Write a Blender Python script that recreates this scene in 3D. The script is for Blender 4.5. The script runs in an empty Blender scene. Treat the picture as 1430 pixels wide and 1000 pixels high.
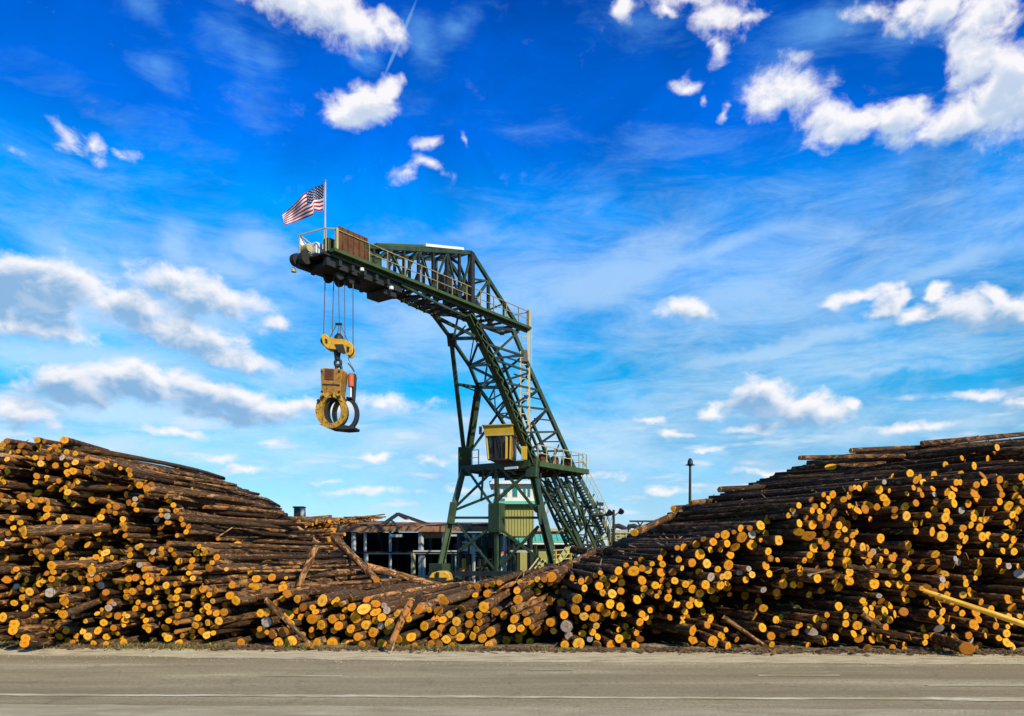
import bpy, math, random
from mathutils import Vector, Matrix, noise
R = math.radians
sc = bpy.context.scene
col = sc.collection
random.seed(7)

# ------------------------------------------------------------------ camera
CAMH, F, CX, HY = 2.0, 1120.0, 715.0, 780.0      # eye height, focal length and horizon of the photograph (1430x1000)
cam = bpy.data.objects.new('camera', bpy.data.cameras.new('camera'))
col.objects.link(cam)
cam.data.sensor_width = 36.0
cam.data.lens = 36.0 * F / 1430.0
cam.data.shift_y = 280.0 / 1430.0
cam.data.clip_start = 0.1
cam.data.clip_end = 6000
cam.location = (0, 0, CAMH)
cam.rotation_euler = (R(90), 0, 0)
sc.camera = cam

# ------------------------------------------------------------------ light
SUN_DIR = Vector((0.52, -0.66, 0.54)).normalized()       # towards the sun: high behind the viewer's right shoulder
sun = bpy.data.objects.new('sun', bpy.data.lights.new('sun', 'SUN'))
col.objects.link(sun)
sun.data.energy = 5.0
sun.data.angle = R(0.5)
sun.data.color = (1.0, 0.88, 0.68)
sun.rotation_euler = SUN_DIR.to_track_quat('Z', 'Y').to_euler()
sc.view_settings.view_transform = 'Standard'
sc.view_settings.look = 'None'
sc.view_settings.exposure = 0.0
sc.view_settings.gamma = 1.0
sc.view_settings.use_curve_mapping = False
sc.cycles.max_bounces = 5
sc.cycles.diffuse_bounces = 2
sc.cycles.glossy_bounces = 2
sc.cycles.transmission_bounces = 2
sc.cycles.transparent_max_bounces = 6

def azel(px, py):
    x, y, z = (px - CX) / F, 1.0, (HY - py) / F
    return math.atan2(x, y), math.atan2(z, math.hypot(x, y))

# clouds: pixel centre, half axes, tilt (degrees, clockwise), weight
CUM = [
 (430,2,105,30,10,1.0),(500,32,48,26,10,1.0),(541,32,20,20,-20,.8),
 (500,148,50,24,-10,1.1),(538,131,26,15,-10,1.0),
 (600,202,28,10,-8,.52),(566,243,32,12,-20,.56),(598,236,30,9,8,.52),(651,200,7,10,0,.46),
 (88,194,34,16,20,.52),(133,210,17,18,40,.5),(180,219,16,13,20,.48),(20,215,18,10,0,.40),
 (1098,128,62,34,10,.78),(1160,172,36,24,30,.75),(1185,182,55,18,-5,.98),(1262,165,48,26,14,1.05),
 (1335,165,90,26,-3,.95),(1410,125,60,60,0,1.1),(1365,75,40,40,20,.9),(1370,20,45,34,0,.9),(1310,15,60,24,0,.78),(1268,8,24,16,0,.8),
 (1005,22,46,22,20,.72),(1004,62,18,22,20,.72),(1045,25,30,9,-8,.62),(873,10,16,15,0,.78),(928,18,20,6,22,.66),(960,2,60,9,0,.66),
 (955,123,20,9,10,.55),(982,142,8,9,0,.5),(1009,162,9,13,0,.6),(1212,15,34,12,5,.55),
 (955,432,36,16,8,.98),
 (50,405,95,38,4,1.1),(110,400,60,28,20,.95),(165,428,90,24,4,.95),(275,412,85,28,8,1.0),(205,452,45,16,0,.7),
 (30,452,82,18,8,1.0),(95,462,50,14,20,.75),(262,470,85,26,8,.95),(318,498,70,16,6,.88),(385,457,30,14,0,.8),
 (110,538,66,30,0,1.15),(190,535,100,28,2,1.15),(275,547,100,28,8,1.1),(355,564,90,22,6,1.0),(440,570,80,14,2,.72),(300,575,120,13,6,.7),
 (22,570,56,22,12,.98),(65,590,30,10,20,.6),
 (550,560,70,12,0,.6),(525,636,28,8,0,.75),(602,640,30,7,0,.6),(380,616,24,7,0,.65),(290,636,34,7,4,.62),(345,655,60,10,0,.66),
 (1076,558,46,28,16,1.15),(1120,574,62,21,10,1.1),(1000,577,24,12,10,.95),(1036,566,15,9,0,.85),(1065,597,60,8,-3,.85),(1183,568,16,11,0,.72),
 (1375,432,72,24,6,1.05),(1385,412,26,16,20,.95),(1292,436,58,15,0,.82),(1243,426,26,16,0,.95),(1196,415,42,10,-6,.75),(1306,412,16,12,0,.85),(1375,458,50,9,0,.62),
 (1362,553,70,9,0,.64),(1275,594,80,9,0,.66),(1425,562,30,8,0,.6),(1420,430,40,14,0,.9),
 (900,585,26,7,0,.6),(930,606,30,6,0,.6),(940,686,40,9,0,.62),(1080,656,80,6,0,.62),(985,632,22,6,0,.58),
 (515,688,80,7,0,.62),(460,672,40,6,0,.52),(640,686,40,7,0,.52),(840,660,50,7,0,.5),(250,602,60,10,0,.6),
]
VEIL = [
 (1080,400,420,110,-8,.62),(700,420,260,90,-14,.6),(1100,520,420,50,-4,.6),(250,420,320,110,6,.55),(700,610,800,60,0,.6),(560,400,160,60,-10,.55),
 (850,390,190,46,-14,.95),(1010,345,210,22,-4,.7),(660,330,100,22,-4,.5),(1120,478,230,17,-6,.85),(560,440,110,50,10,.7),
 (1320,375,190,24,-12,.7),(1200,522,260,12,-2,.65),(1330,500,150,12,4,.5),(960,545,220,14,0,.5),(60,430,190,70,0,.85),(250,440,160,50,10,.8),(180,575,260,24,0,.95),(110,372,90,32,18,.9),(190,385,60,34,40,.7),(255,352,52,34,35,.85),
 (365,342,52,26,30,.8),(330,380,120,26,10,.7),(120,500,200,34,0,.9),(430,520,130,26,-14,.7),(560,370,110,16,0,.5),(1050,420,150,30,-10,.6),
 (560,600,300,26,0,.6),(120,620,300,30,0,.8),(225,92,34,26,0,.5),(330,75,70,30,60,.42),(590,55,40,26,40,.5),(640,32,40,18,-20,.5),(1100,95,70,40,0,.45),(1150,45,60,34,0,.55),
 (900,40,70,30,20,.4),(1260,50,60,30,0,.4),(205,10,30,18,10,.42),(510,85,20,12,30,.5),(365,90,40,30,30,.4),(120,140,120,20,10,.25),(900,200,260,18,10,.25),(1250,600,260,24,0,.6),(700,480,180,20,-10,.5),
 (1430,300,120,22,-30,.5),(1330,310,150,16,-8,.45),
]

def build_world():
    w = bpy.data.worlds.new('World'); sc.world = w; w.use_nodes = True
    nt = w.node_tree; nt.nodes.clear()
    def group(name, blobs):
        g = bpy.data.node_groups.new(name, 'ShaderNodeTree')
        g.interface.new_socket('P', in_out='INPUT', socket_type='NodeSocketVector')
        g.interface.new_socket('V', in_out='OUTPUT', socket_type='NodeSocketFloat')
        gi = g.nodes.new('NodeGroupInput'); go = g.nodes.new('NodeGroupOutput')
        acc = None
        quant = [-40, -20, -8, 0, 8, 20, 40, 60]
        frames = {}
        for q_ in quant:
            c_, s_ = math.cos(R(q_)), -math.sin(R(q_))        # tilt is clockwise in the picture
            m = g.nodes.new('ShaderNodeMapping'); m.vector_type = 'POINT'; m.inputs['Rotation'].default_value = (0, 0, R(q_))
            g.links.new(gi.outputs[0], m.inputs['Vector']); frames[q_] = m
        for (px, py, rx, ry, rot, wt) in blobs:
            a, e = azel(px, py)
            k = math.cos(a)                      # arc per pixel shrinks off axis
            rot = min(quant, key=lambda t: abs(t - rot))
            c_, s_ = math.cos(R(rot)), math.sin(R(rot))
            ra, re = a * c_ - e * s_, a * s_ + e * c_
            sx, sy = 1 / (rx / F * k * 1.45), 1 / (ry / F * k * 1.45)
            m = g.nodes.new('ShaderNodeVectorMath'); m.operation = 'MULTIPLY_ADD'
            g.links.new(frames[rot].outputs[0], m.inputs[0]); m.inputs[1].default_value = (sx, sy, 0); m.inputs[2].default_value = (-ra * sx, -re * sy, 0)
            l = g.nodes.new('ShaderNodeVectorMath'); l.operation = 'LENGTH'
            g.links.new(m.outputs[0], l.inputs[0])
            q = g.nodes.new('ShaderNodeMath'); q.operation = 'MULTIPLY_ADD'
            g.links.new(l.outputs['Value'], q.inputs[0]); q.inputs[1].default_value = -wt; q.inputs[2].default_value = wt
            if acc is None: acc = q
            else:
                mx = g.nodes.new('ShaderNodeMath'); mx.operation = 'SMOOTH_MAX'
                g.links.new(acc.outputs[0], mx.inputs[0]); g.links.new(q.outputs[0], mx.inputs[1]); mx.inputs[2].default_value = .12
                acc = mx
        cl = g.nodes.new('ShaderNodeMath'); cl.operation = 'MAXIMUM'; cl.inputs[1].default_value = -.8
        g.links.new(acc.outputs[0], cl.inputs[0]); g.links.new(cl.outputs[0], go.inputs[0])
        return g
    N = nt.nodes.new; L = nt.links.new
    def mth(op, a, b=None, c=None, clamp=False):
        n = N('ShaderNodeMath'); n.operation = op; n.use_clamp = clamp
        for i, v in enumerate((a, b, c)):
            if v is None: continue
            if isinstance(v, (int, float)): n.inputs[i].default_value = v
            else: L(v, n.inputs[i])
        return n.outputs[0]
    def mrange(v, a, b, c=0., d=1., smooth=True):
        n = N('ShaderNodeMapRange'); n.interpolation_type = 'SMOOTHSTEP' if smooth else 'LINEAR'
        L(v, n.inputs[0])
        for i, q in enumerate((a, b, c, d)): n.inputs[i + 1].default_value = q
        return n.outputs[0]
    def mix(f, a, b):
        n = N('ShaderNodeMix'); n.data_type = 'RGBA'
        if isinstance(f, (int, float)): n.inputs[0].default_value = f
        else: L(f, n.inputs[0])
        for i, v in ((6, a), (7, b)):
            if isinstance(v, tuple): n.inputs[i].default_value = (*v, 1)
            else: L(v, n.inputs[i])
        return n.outputs[2]
    tc = N('ShaderNodeTexCoord'); sep = N('ShaderNodeSeparateXYZ'); L(tc.outputs['Generated'], sep.inputs[0])
    x, y, z = sep.outputs
    az = mth('ARCTAN2', x, y)
    hyp = mth('SQRT', mth('ADD', mth('MULTIPLY', x, x), mth('MULTIPLY', y, y)))
    el = mth('ARCTAN2', z, hyp)
    P = N('ShaderNodeCombineXYZ'); L(az, P.inputs[0]); L(el, P.inputs[1])
    # ragged edges: warp the directions with noise
    def noi(scale, detail, rough, vec, dist=0.):
        n = N('ShaderNodeTexNoise'); n.inputs['Scale'].default_value = scale; n.inputs['Detail'].default_value = detail
        n.inputs['Roughness'].default_value = rough; n.inputs['Distortion'].default_value = dist; L(vec, n.inputs['Vector']); return n
    sq = N('ShaderNodeVectorMath'); sq.operation = 'MULTIPLY'; sq.inputs[1].default_value = (1, 1.35, 1); L(P.outputs[0], sq.inputs[0])
    nw = noi(14, 3, .55, sq.outputs[0])
    wv = N('ShaderNodeVectorMath'); wv.operation = 'SUBTRACT'; L(nw.outputs['Color'], wv.inputs[0]); wv.inputs[1].default_value = (.5, .5, .5)
    ws = N('ShaderNodeVectorMath'); ws.operation = 'MULTIPLY'; L(wv.outputs[0], ws.inputs[0]); ws.inputs[1].default_value = (.045, .03, 0)
    wp = N('ShaderNodeVectorMath'); wp.operation = 'ADD'; L(P.outputs[0], wp.inputs[0]); L(ws.outputs[0], wp.inputs[1])
    nw2 = noi(48, 2, .5, sq.outputs[0])
    wv2 = N('ShaderNodeVectorMath'); wv2.operation = 'SUBTRACT'; L(nw2.outputs['Color'], wv2.inputs[0]); wv2.inputs[1].default_value = (.5, .5, .5)
    wq = N('ShaderNodeVectorMath'); wq.operation = 'MULTIPLY_ADD'; L(wv2.outputs[0], wq.inputs[0]); wq.inputs[1].default_value = (.014, .010, 0); L(wp.outputs[0], wq.inputs[2]); wp = wq
    wp2 = N('ShaderNodeVectorMath'); wp2.operation = 'ADD'; L(wp.outputs[0], wp2.inputs[0]); wp2.inputs[1].default_value = (.004, .015, 0)
    gc = group('cumulus_field', CUM); gv = group('veil_field', VEIL)
    def use(g, v):
        n = N('ShaderNodeGroup'); n.node_tree = g; L(v, n.inputs[0]); return n.outputs[0]
    C1 = use(gc, wp.outputs[0]); C2 = use(gc, wp2.outputs[0]); V1 = use(gv, wp.outputs[0])
    f1 = noi(26, 8, .62, sq.outputs[0], .3).outputs[0]
    sq2 = N('ShaderNodeVectorMath'); sq2.operation = 'MULTIPLY_ADD'; sq2.inputs[1].default_value = (1, 1.35, 1); sq2.inputs[2].default_value = (.003, .012, 0); L(P.outputs[0], sq2.inputs[0])
    f2 = noi(26, 4, .55, sq2.outputs[0], .3).outputs[0]
    # outside the picture the same kind of fair-weather clouds goes on
    inside = mth('MULTIPLY', mrange(mth('ABSOLUTE', az), .56, .68, 1, 0), mrange(el, .60, .72, 1, 0))
    bg = mth('MULTIPLY', mrange(noi(3.2, 3, .5, sq.outputs[0]).outputs[0], .54, .74, -.8, .85), mth('SUBTRACT', 1.0, inside))
    Cb = mth('MAXIMUM', C1, bg)
    D = mrange(mth('MULTIPLY_ADD', mth('SUBTRACT', f1, .5), 1.35, Cb), .12, .68)
    D = mth('MULTIPLY', D, mrange(Cb, -.06, .12))
    D2 = mrange(mth('MULTIPLY_ADD', mth('SUBTRACT', f2, .5), 1.2, mth('MAXIMUM', C2, bg)), .05, .85)
    # thin veils: streaky noise
    sv = N('ShaderNodeMapping'); sv.inputs['Rotation'].default_value = (0, 0, -.12); sv.inputs['Scale'].default_value = (5, 17, 1); L(P.outputs[0], sv.inputs[0])
    vn = noi(1.6, 9, .68, sv.outputs[0], .5).outputs[0]
    Vd = mth('MULTIPLY', mrange(mth('MULTIPLY_ADD', mth('SUBTRACT', vn, .5), 1.25, V1), .0, .80), .68)
    # low bank of small streaks near the horizon
    sh = N('ShaderNodeMapping'); sh.inputs['Scale'].default_value = (7, 34, 1); L(P.outputs[0], sh.inputs[0])
    hn = noi(1.6, 5, .55, sh.outputs[0]).outputs[0]
    band = mth('MULTIPLY', mrange(el, .0, .05), mrange(el, .10, .24, 1, 0))
    Hd = mth('MULTIPLY', mrange(hn, .50, .66), band)
    # contrail
    a0, e0 = azel(584, -6); a1, e1 = azel(534, 112)
    ct = N('ShaderNodeMapping'); ct.vector_type = 'TEXTURE'
    ct.inputs['Location'].default_value = ((a0 + a1) / 2, (e0 + e1) / 2, 0)
    ct.inputs['Rotation'].default_value = (0, 0, math.atan2(e1 - e0, a1 - a0))
    ct.inputs['Scale'].default_value = (math.hypot(a1 - a0, e1 - e0) / 2, .0026, 1)
    L(P.outputs[0], ct.inputs[0])
    cl = N('ShaderNodeVectorMath'); cl.operation = 'LENGTH'; L(ct.outputs[0], cl.inputs[0])
    Tr = mrange(cl.outputs['Value'], .55, 1.1, .30, 0)
    # clear sky
    sky = N('ShaderNodeTexSky'); sky.sky_type = 'NISHITA'; sky.sun_disc = False
    sky.sun_elevation = math.asin(SUN_DIR.z); sky.sun_rotation = math.atan2(SUN_DIR.x, SUN_DIR.y)
    sky.air_density = 1.0; sky.dust_density = .3; sky.ozone_density = 2.0
    ramp = N('ShaderNodeValToRGB'); L(mrange(el, 0, .7, 0, 1, False), ramp.inputs[0])
    cr = ramp.color_ramp; cr.interpolation = 'EASE'
    STOPS = [(0, (.85, .95, 1.9)), (.05, (.62, 1.03, 1.6)), (.12, (.45, 1.0, 1.45)), (.20, (.2, 1.0, 1.45)), (.30, (.01, 1.14, 1.65)), (.56, (0, 1.3, 2.45)), (.70, (0, .78, 2.3)), (.92, (0, .5, 1.75))]
    cr.elements[0].position = 0; cr.elements[0].color = (*STOPS[0][1], 1)
    cr.elements[1].position = STOPS[-1][0]; cr.elements[1].color = (*STOPS[-1][1], 1)
    for p, c in STOPS[1:-1]:
        e = cr.elements.new(p); e.color = (*c, 1)
    tint = N('ShaderNodeMix'); tint.data_type = 'RGBA'; tint.blend_type = 'MULTIPLY'; tint.inputs[0].default_value = 1
    L(sky.outputs[0], tint.inputs[6]); L(ramp.outputs[0], tint.inputs[7])
    zen = mrange(el, .62, 1.35, 1.0, .42)       # the blue keeps deepening towards the zenith
    # slow blotches in the clear blue
    bl = mth('MULTIPLY', zen, mrange(noi(5, 6, .65, sq.outputs[0], .6).outputs[0], .3, .7, .84, 1.12))
    blm = N('ShaderNodeVectorMath'); blm.operation = 'SCALE'; L(tint.outputs[2], blm.inputs[0]); L(bl, blm.inputs['Scale'])
    c = mix(Vd, blm.outputs[0], mix(mrange(el, .33, .54), mix(mrange(el, .12, .32), (7.2, 8.7, 9.9), (5.0, 7.3, 9.9)), (1.6, 4.6, 9.2)))
    c = mix(Tr, c, (3.6, 7.0, 9.6))
    hc = mix(mrange(noi(1.6, 3, .5, sh.outputs[0]).outputs[0], .4, .7), (2.6, 5.4, 8.0), (7.6, 8.6, 9.6))
    c = mix(mth('MULTIPLY', mrange(el, .0, .22, .42, 0), 1.0), c, (6.2, 8.2, 9.4))
    c = mix(mth('MULTIPLY', Hd, .72), c, hc)
    shade = mth('MULTIPLY', D2, mrange(f2, .35, .6, .75, 1))
    hi = mrange(el, .28, .50, 0, .5)
    cc = mix(mth('SUBTRACT', mth('MULTIPLY', shade, 1.05), hi, clamp=True), (9.9, 9.7, 9.9), (2.6, 4.7, 7.4))
    c = mix(mth('MULTIPLY', D, .96), c, cc)
    # below the horizon: ground-coloured
    c = mix(mrange(el, -.03, .0), (1.6, 1.5, 1.3), c)
    b = N('ShaderNodeBackground'); L(c, b.inputs[0]); b.inputs[1].default_value = 0.1
    o = N('ShaderNodeOutputWorld'); L(b.outputs[0], o.inputs[0])
    try: w.cycles.sampling_method = 'MANUAL'; w.cycles.sample_map_resolution = 512
    except Exception: pass
build_world()

# ------------------------------------------------------------------ materials
def new_mat(name):
    m = bpy.data.materials.new(name); m.use_nodes = True
    nt = m.node_tree; nt.nodes.clear()
    o = nt.nodes.new('ShaderNodeOutputMaterial'); b = nt.nodes.new('ShaderNodeBsdfPrincipled')
    nt.links.new(b.outputs[0], o.inputs[0])
    return m, nt, b
def ramp_node(nt, fac, stops, interp='LINEAR'):
    r = nt.nodes.new('ShaderNodeValToRGB'); nt.links.new(fac, r.inputs[0]); cr = r.color_ramp; cr.interpolation = interp
    cr.elements[0].position = stops[0][0]; cr.elements[0].color = (*stops[0][1], 1)
    cr.elements[1].position = stops[-1][0]; cr.elements[1].color = (*stops[-1][1], 1)
    for p, c in stops[1:-1]:
        e = cr.elements.new(p); e.color = (*c, 1)
    return r.outputs[0]
def noise_node(nt, vec, scale, detail=4, rough=.55, dist=0.):
    n = nt.nodes.new('ShaderNodeTexNoise'); n.inputs['Scale'].default_value = scale; n.inputs['Detail'].default_value = detail
    n.inputs['Roughness'].default_value = rough; n.inputs['Distortion'].default_value = dist
    if vec is not None: nt.links.new(vec, n.inputs['Vector'])
    return n.outputs[0]
def mixc(nt, f, a, b, mode='MIX'):
    n = nt.nodes.new('ShaderNodeMix'); n.data_type = 'RGBA'; n.blend_type = mode
    if isinstance(f, (int, float)): n.inputs[0].default_value = f
    else: nt.links.new(f, n.inputs[0])
    for i, v in ((6, a), (7, b)):
        if isinstance(v, tuple): n.inputs[i].default_value = (*v, 1)
        else: nt.links.new(v, n.inputs[i])
    return n.outputs[2]
def bump(nt, b, h, strength=.5, dist=.02):
    n = nt.nodes.new('ShaderNodeBump'); n.inputs['Strength'].default_value = strength; n.inputs['Distance'].default_value = dist
    nt.links.new(h, n.inputs['Height']); nt.links.new(n.outputs[0], b.inputs['Normal'])
def mapping(nt, vec, scale=(1, 1, 1), rot=(0, 0, 0)):
    n = nt.nodes.new('ShaderNodeMapping'); n.inputs['Scale'].default_value = scale; n.inputs['Rotation'].default_value = rot
    nt.links.new(vec, n.inputs[0]); return n.outputs[0]
def paint(name, base, worn, wear=.5, rough=.55, scale=3.0, rust=(.10, .035, .015), rusty=.62):
    """painted or bare metal: faded patches plus rust spots"""
    m, nt, b = new_mat(name)
    g = nt.nodes.new('ShaderNodeNewGeometry').outputs['Position']
    c = mixc(nt, ramp_node(nt, noise_node(nt, g, scale, 6, .6), [(.35, (0, 0, 0)), (.7, (1, 1, 1))]), base, worn)
    rs = ramp_node(nt, noise_node(nt, g, scale * 2.3, 7, .7, .4), [(rusty, (0, 0, 0)), (rusty + .08, (wear, wear, wear))])
    c = mixc(nt, rs, c, rust)
    nt.links.new(c, b.inputs['Base Color']); b.inputs['Roughness'].default_value = rough
    bump(nt, b, noise_node(nt, g, scale * 9, 3), .25, .01)
    return m
M = {}
M['green'] = paint('green_paint', (.014, .030, .006), (.045, .075, .018), .7, .5, 1.6, (.05, .03, .012))
M['green_light'] = paint('deck_green_paint', (.035, .068, .010), (.06, .10, .018), .6, .55, 1.2, (.09, .06, .02))
M['dark_steel'] = paint('dark_steel', (.010, .012, .010), (.02, .022, .016), .5, .6, 2)
M['cream'] = paint('cream_rail_paint', (.42, .34, .13), (.5, .44, .25), .6, .55, 2.5, (.18, .07, .02))
M['rail_tan'] = paint('tan_rail_paint', (.27, .20, .06), (.36, .30, .14), .8, .6, 2, (.14, .05, .015), .54)
M['pale_yellow'] = paint('pale_yellow_paint', (.68, .58, .16), (.55, .5, .2), .4, .6, 3)
M['yellow'] = paint('yellow_paint', (.72, .40, .006), (.55, .29, .012), .6, .45, 3, (.09, .04, .012), .54)
M['old_yellow'] = paint('worn_yellow_paint', (.42, .20, .008), (.27, .12, .010), .8, .5, 3, (.07, .03, .01), .53)
M['cab_yellow'] = paint('cab_yellow_paint', (.55, .34, .006), (.45, .26, .012), .5, .5, 2)
M['rust'] = paint('rusty_sheet', (.085, .018, .006), (.16, .075, .012), .8, .8, 1.4, (.07, .02, .01), .5)
M['rust_roof'] = paint('rusty_roof_sheet', (.22, .10, .045), (.36, .20, .09), .8, .85, .8, (.10, .04, .02), .5)
M['ochre'] = paint('scraped_ochre_paint', (.58, .32, .006), (.34, .17, .010), .8, .5, 3.4, (.05, .03, .015), .50)
M['orange'] = paint('orange_paint', (.65, .12, .02), (.5, .1, .02), .4)
M['white'] = paint('white_paint', (.80, .80, .76), (.66, .66, .6), .25, .6, 1.5, (.3, .2, .1))
M['grey_steel'] = paint('galvanised_steel', (.46, .49, .45), (.33, .36, .32), .5, .6, 1.2)
M['olive'] = paint('olive_wall_paint', (.36, .35, .10), (.30, .29, .08), .2, .7, .7)
M['teal'] = paint('teal_sheet_paint', (.10, .50, .34), (.13, .56, .40), .15, .6, .6)
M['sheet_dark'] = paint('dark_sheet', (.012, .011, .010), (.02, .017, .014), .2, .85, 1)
M['concrete'] = paint('concrete', (.28, .27, .24), (.2, .19, .17), .2, .9, 2, (.12, .1, .08))
M['rubber'] = paint('black_rubber', (.012, .012, .012), (.02, .02, .02), .1, .8, 3)
M['rope'] = paint('steel_rope', (.07, .065, .06), (.11, .10, .09), .2, .55, 6)
def glass_mat():
    m, nt, b = new_mat('window_glass'); b.inputs['Base Color'].default_value = (.012, .02, .022, 1)
    b.inputs['Roughness'].default_value = .06; b.inputs['Specular IOR Level'].default_value = .7
    return m
M['glass'] = glass_mat()
def teal_glass():
    m, nt, b = new_mat('teal_window_glass'); b.inputs['Base Color'].default_value = (.02, .26, .23, 1)
    b.inputs['Roughness'].default_value = .08
    return m
M['teal_glass'] = teal_glass()

def bark_mat():
    m, nt, b = new_mat('log_bark')
    uv = nt.nodes.new('ShaderNodeUVMap').outputs[0]
    at = nt.nodes.new('ShaderNodeAttribute'); at.attribute_name = 'tone'
    sp = nt.nodes.new('ShaderNodeSeparateColor'); nt.links.new(at.outputs['Color'], sp.inputs[0])
    fine = noise_node(nt, mapping(nt, uv, (26, 5, 1)), 1, 7, .68, .6)
    plates = nt.nodes.new('ShaderNodeTexVoronoi'); plates.feature = 'DISTANCE_TO_EDGE'
    nt.links.new(mapping(nt, uv, (16, 4.5, 1)), plates.inputs['Vector']); plates.inputs['Scale'].default_value = 1.6
    broad = noise_node(nt, mapping(nt, uv, (2.4, 1.1, 1)), 1, 5, .6)
    c = ramp_node(nt, fine, [(.28, (.012, .005, .002)), (.46, (.070, .029, .008)), (.62, (.17, .078, .022)), (.80, (.32, .19, .08))])
    c2 = ramp_node(nt, fine, [(.28, (.018, .010, .005)), (.5, (.085, .056, .028)), (.78, (.26, .18, .10))])
    c = mixc(nt, ramp_node(nt, broad, [(.4, (0, 0, 0)), (.62, (.85, .85, .85))]), c, c2)
    # scuffed and peeled patches show the inner bark
    pe = noise_node(nt, mapping(nt, uv, (5, 1.9, 1)), 1.3, 6, .66, .8)
    add = nt.nodes.new('ShaderNodeMath'); add.operation = 'MULTIPLY_ADD'; nt.links.new(sp.outputs[2], add.inputs[0]); add.inputs[1].default_value = .22; nt.links.new(pe, add.inputs[2])
    pf = ramp_node(nt, add.outputs[0], [(.675, (0, 0, 0)), (.71, (1, 1, 1))])
    inner = ramp_node(nt, noise_node(nt, mapping(nt, uv, (9, 2, 1)), 1, 4), [(.3, (.26, .09, .022)), (.55, (.45, .22, .07)), (.8, (.56, .38, .20))])
    c = mixc(nt, pf, c, inner)
    # small chips and knots knocked pale
    fk = ramp_node(nt, noise_node(nt, mapping(nt, uv, (13, 6, 1)), 1.1, 4, .6), [(.69, (0, 0, 0)), (.72, (1, 1, 1))])
    c = mixc(nt, fk, c, (.62, .40, .22))
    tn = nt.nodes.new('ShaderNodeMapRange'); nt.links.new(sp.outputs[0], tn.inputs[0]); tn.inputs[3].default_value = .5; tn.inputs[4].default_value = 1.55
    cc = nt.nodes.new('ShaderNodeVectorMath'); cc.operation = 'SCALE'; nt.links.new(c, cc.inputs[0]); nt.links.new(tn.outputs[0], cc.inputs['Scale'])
    nt.links.new(cc.outputs[0], b.inputs['Base Color'])
    b.inputs['Roughness'].default_value = .9; b.inputs['Specular IOR Level'].default_value = .2
    h = nt.nodes.new('ShaderNodeMath'); h.operation = 'MULTIPLY_ADD'; nt.links.new(plates.outputs['Distance'], h.inputs[0]); h.inputs[1].default_value = 1.4; nt.links.new(fine, h.inputs[2])
    bump(nt, b, h.outputs[0], .9, .03)
    return m
def end_mat():
    m, nt, b = new_mat('sawn_log_end')
    uv = nt.nodes.new('ShaderNodeUVMap').outputs[0]
    at = nt.nodes.new('ShaderNodeAttribute'); at.attribute_name = 'tone'
    sp = nt.nodes.new('ShaderNodeSeparateColor'); nt.links.new(at.outputs['Color'], sp.inputs[0])
    # each end's print starts at the centre (0,0); the third coordinate comes from its tone so no two match
    cx = nt.nodes.new('ShaderNodeCombineXYZ'); su = nt.nodes.new('ShaderNodeSeparateXYZ'); nt.links.new(uv, su.inputs[0])
    nt.links.new(su.outputs[0], cx.inputs[0]); nt.links.new(su.outputs[1], cx.inputs[1])
    k = nt.nodes.new('ShaderNodeMath'); k.operation = 'MULTIPLY'; nt.links.new(sp.outputs[1], k.inputs[0]); k.inputs[1].default_value = 37.; nt.links.new(k.outputs[0], cx.inputs[2])
    v = cx.outputs[0]
    ln = nt.nodes.new('ShaderNodeVectorMath'); ln.operation = 'LENGTH'; nt.links.new(uv, ln.inputs[0])
    wob = nt.nodes.new('ShaderNodeMath'); wob.operation = 'MULTIPLY_ADD'; nt.links.new(noise_node(nt, v, 2.2, 3), wob.inputs[0]); wob.inputs[1].default_value = .35; nt.links.new(ln.outputs['Value'], wob.inputs[2])
    rr = nt.nodes.new('ShaderNodeMath'); rr.operation = 'MULTIPLY'; nt.links.new(wob.outputs[0], rr.inputs[0]); rr.inputs[1].default_value = 46.
    sn = nt.nodes.new('ShaderNodeMath'); sn.operation = 'SINE'; nt.links.new(rr.outputs[0], sn.inputs[0])
    tone = ramp_node(nt, sp.outputs[1], [(0, (.15, .06, .018)), (.10, (.42, .14, .010)), (.30, (.66, .235, .006)), (.55, (.92, .37, .006)), (.80, (.96, .45, .010)), (.93, (.88, .50, .07)), (.965, (.50, .46, .38)), (1, (.34, .38, .36))])
    heart = mixc(nt, ramp_node(nt, wob.outputs[0], [(.35, (.72, .72, .72)), (.62, (0, 0, 0))]), tone, (.50, .17, .02))
    ring = mixc(nt, .55, heart, mixc(nt, ramp_node(nt, sn.outputs[0], [(.2, (0, 0, 0)), (.9, (1, 1, 1))]), heart, (.38, .15, .02)))
    dirt = ramp_node(nt, noise_node(nt, v, 2.2, 7, .7, .8), [(.50, (0, 0, 0)), (.68, (.85, .85, .85))])
    c = mixc(nt, dirt, ring, (.26, .085, .012))
    nt.links.new(c, b.inputs['Base Color']); b.inputs['Roughness'].default_value = .8; b.inputs['Specular IOR Level'].default_value = .2
    st = noise_node(nt, mapping(nt, v, (3, 34, 1), (0, 0, .7)), 1, 2)
    bump(nt, b, st, .35, .01)
    return m
M['bark'] = bark_mat(); M['end'] = end_mat()
def peeled_mat():
    m, nt, b = new_mat('peeled_wood')
    uv = nt.nodes.new('ShaderNodeUVMap').outputs[0]
    n = noise_node(nt, mapping(nt, uv, (14, 1.5, 1)), 1, 6, .6)
    c = ramp_node(nt, n, [(.25, (.38, .15, .012)), (.5, (.78, .42, .025)), (.8, (.86, .56, .10))])
    nt.links.new(c, b.inputs['Base Color']); b.inputs['Roughness'].default_value = .6
    bump(nt, b, n, .3, .01); return m
M['peeled'] = peeled_mat()
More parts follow.
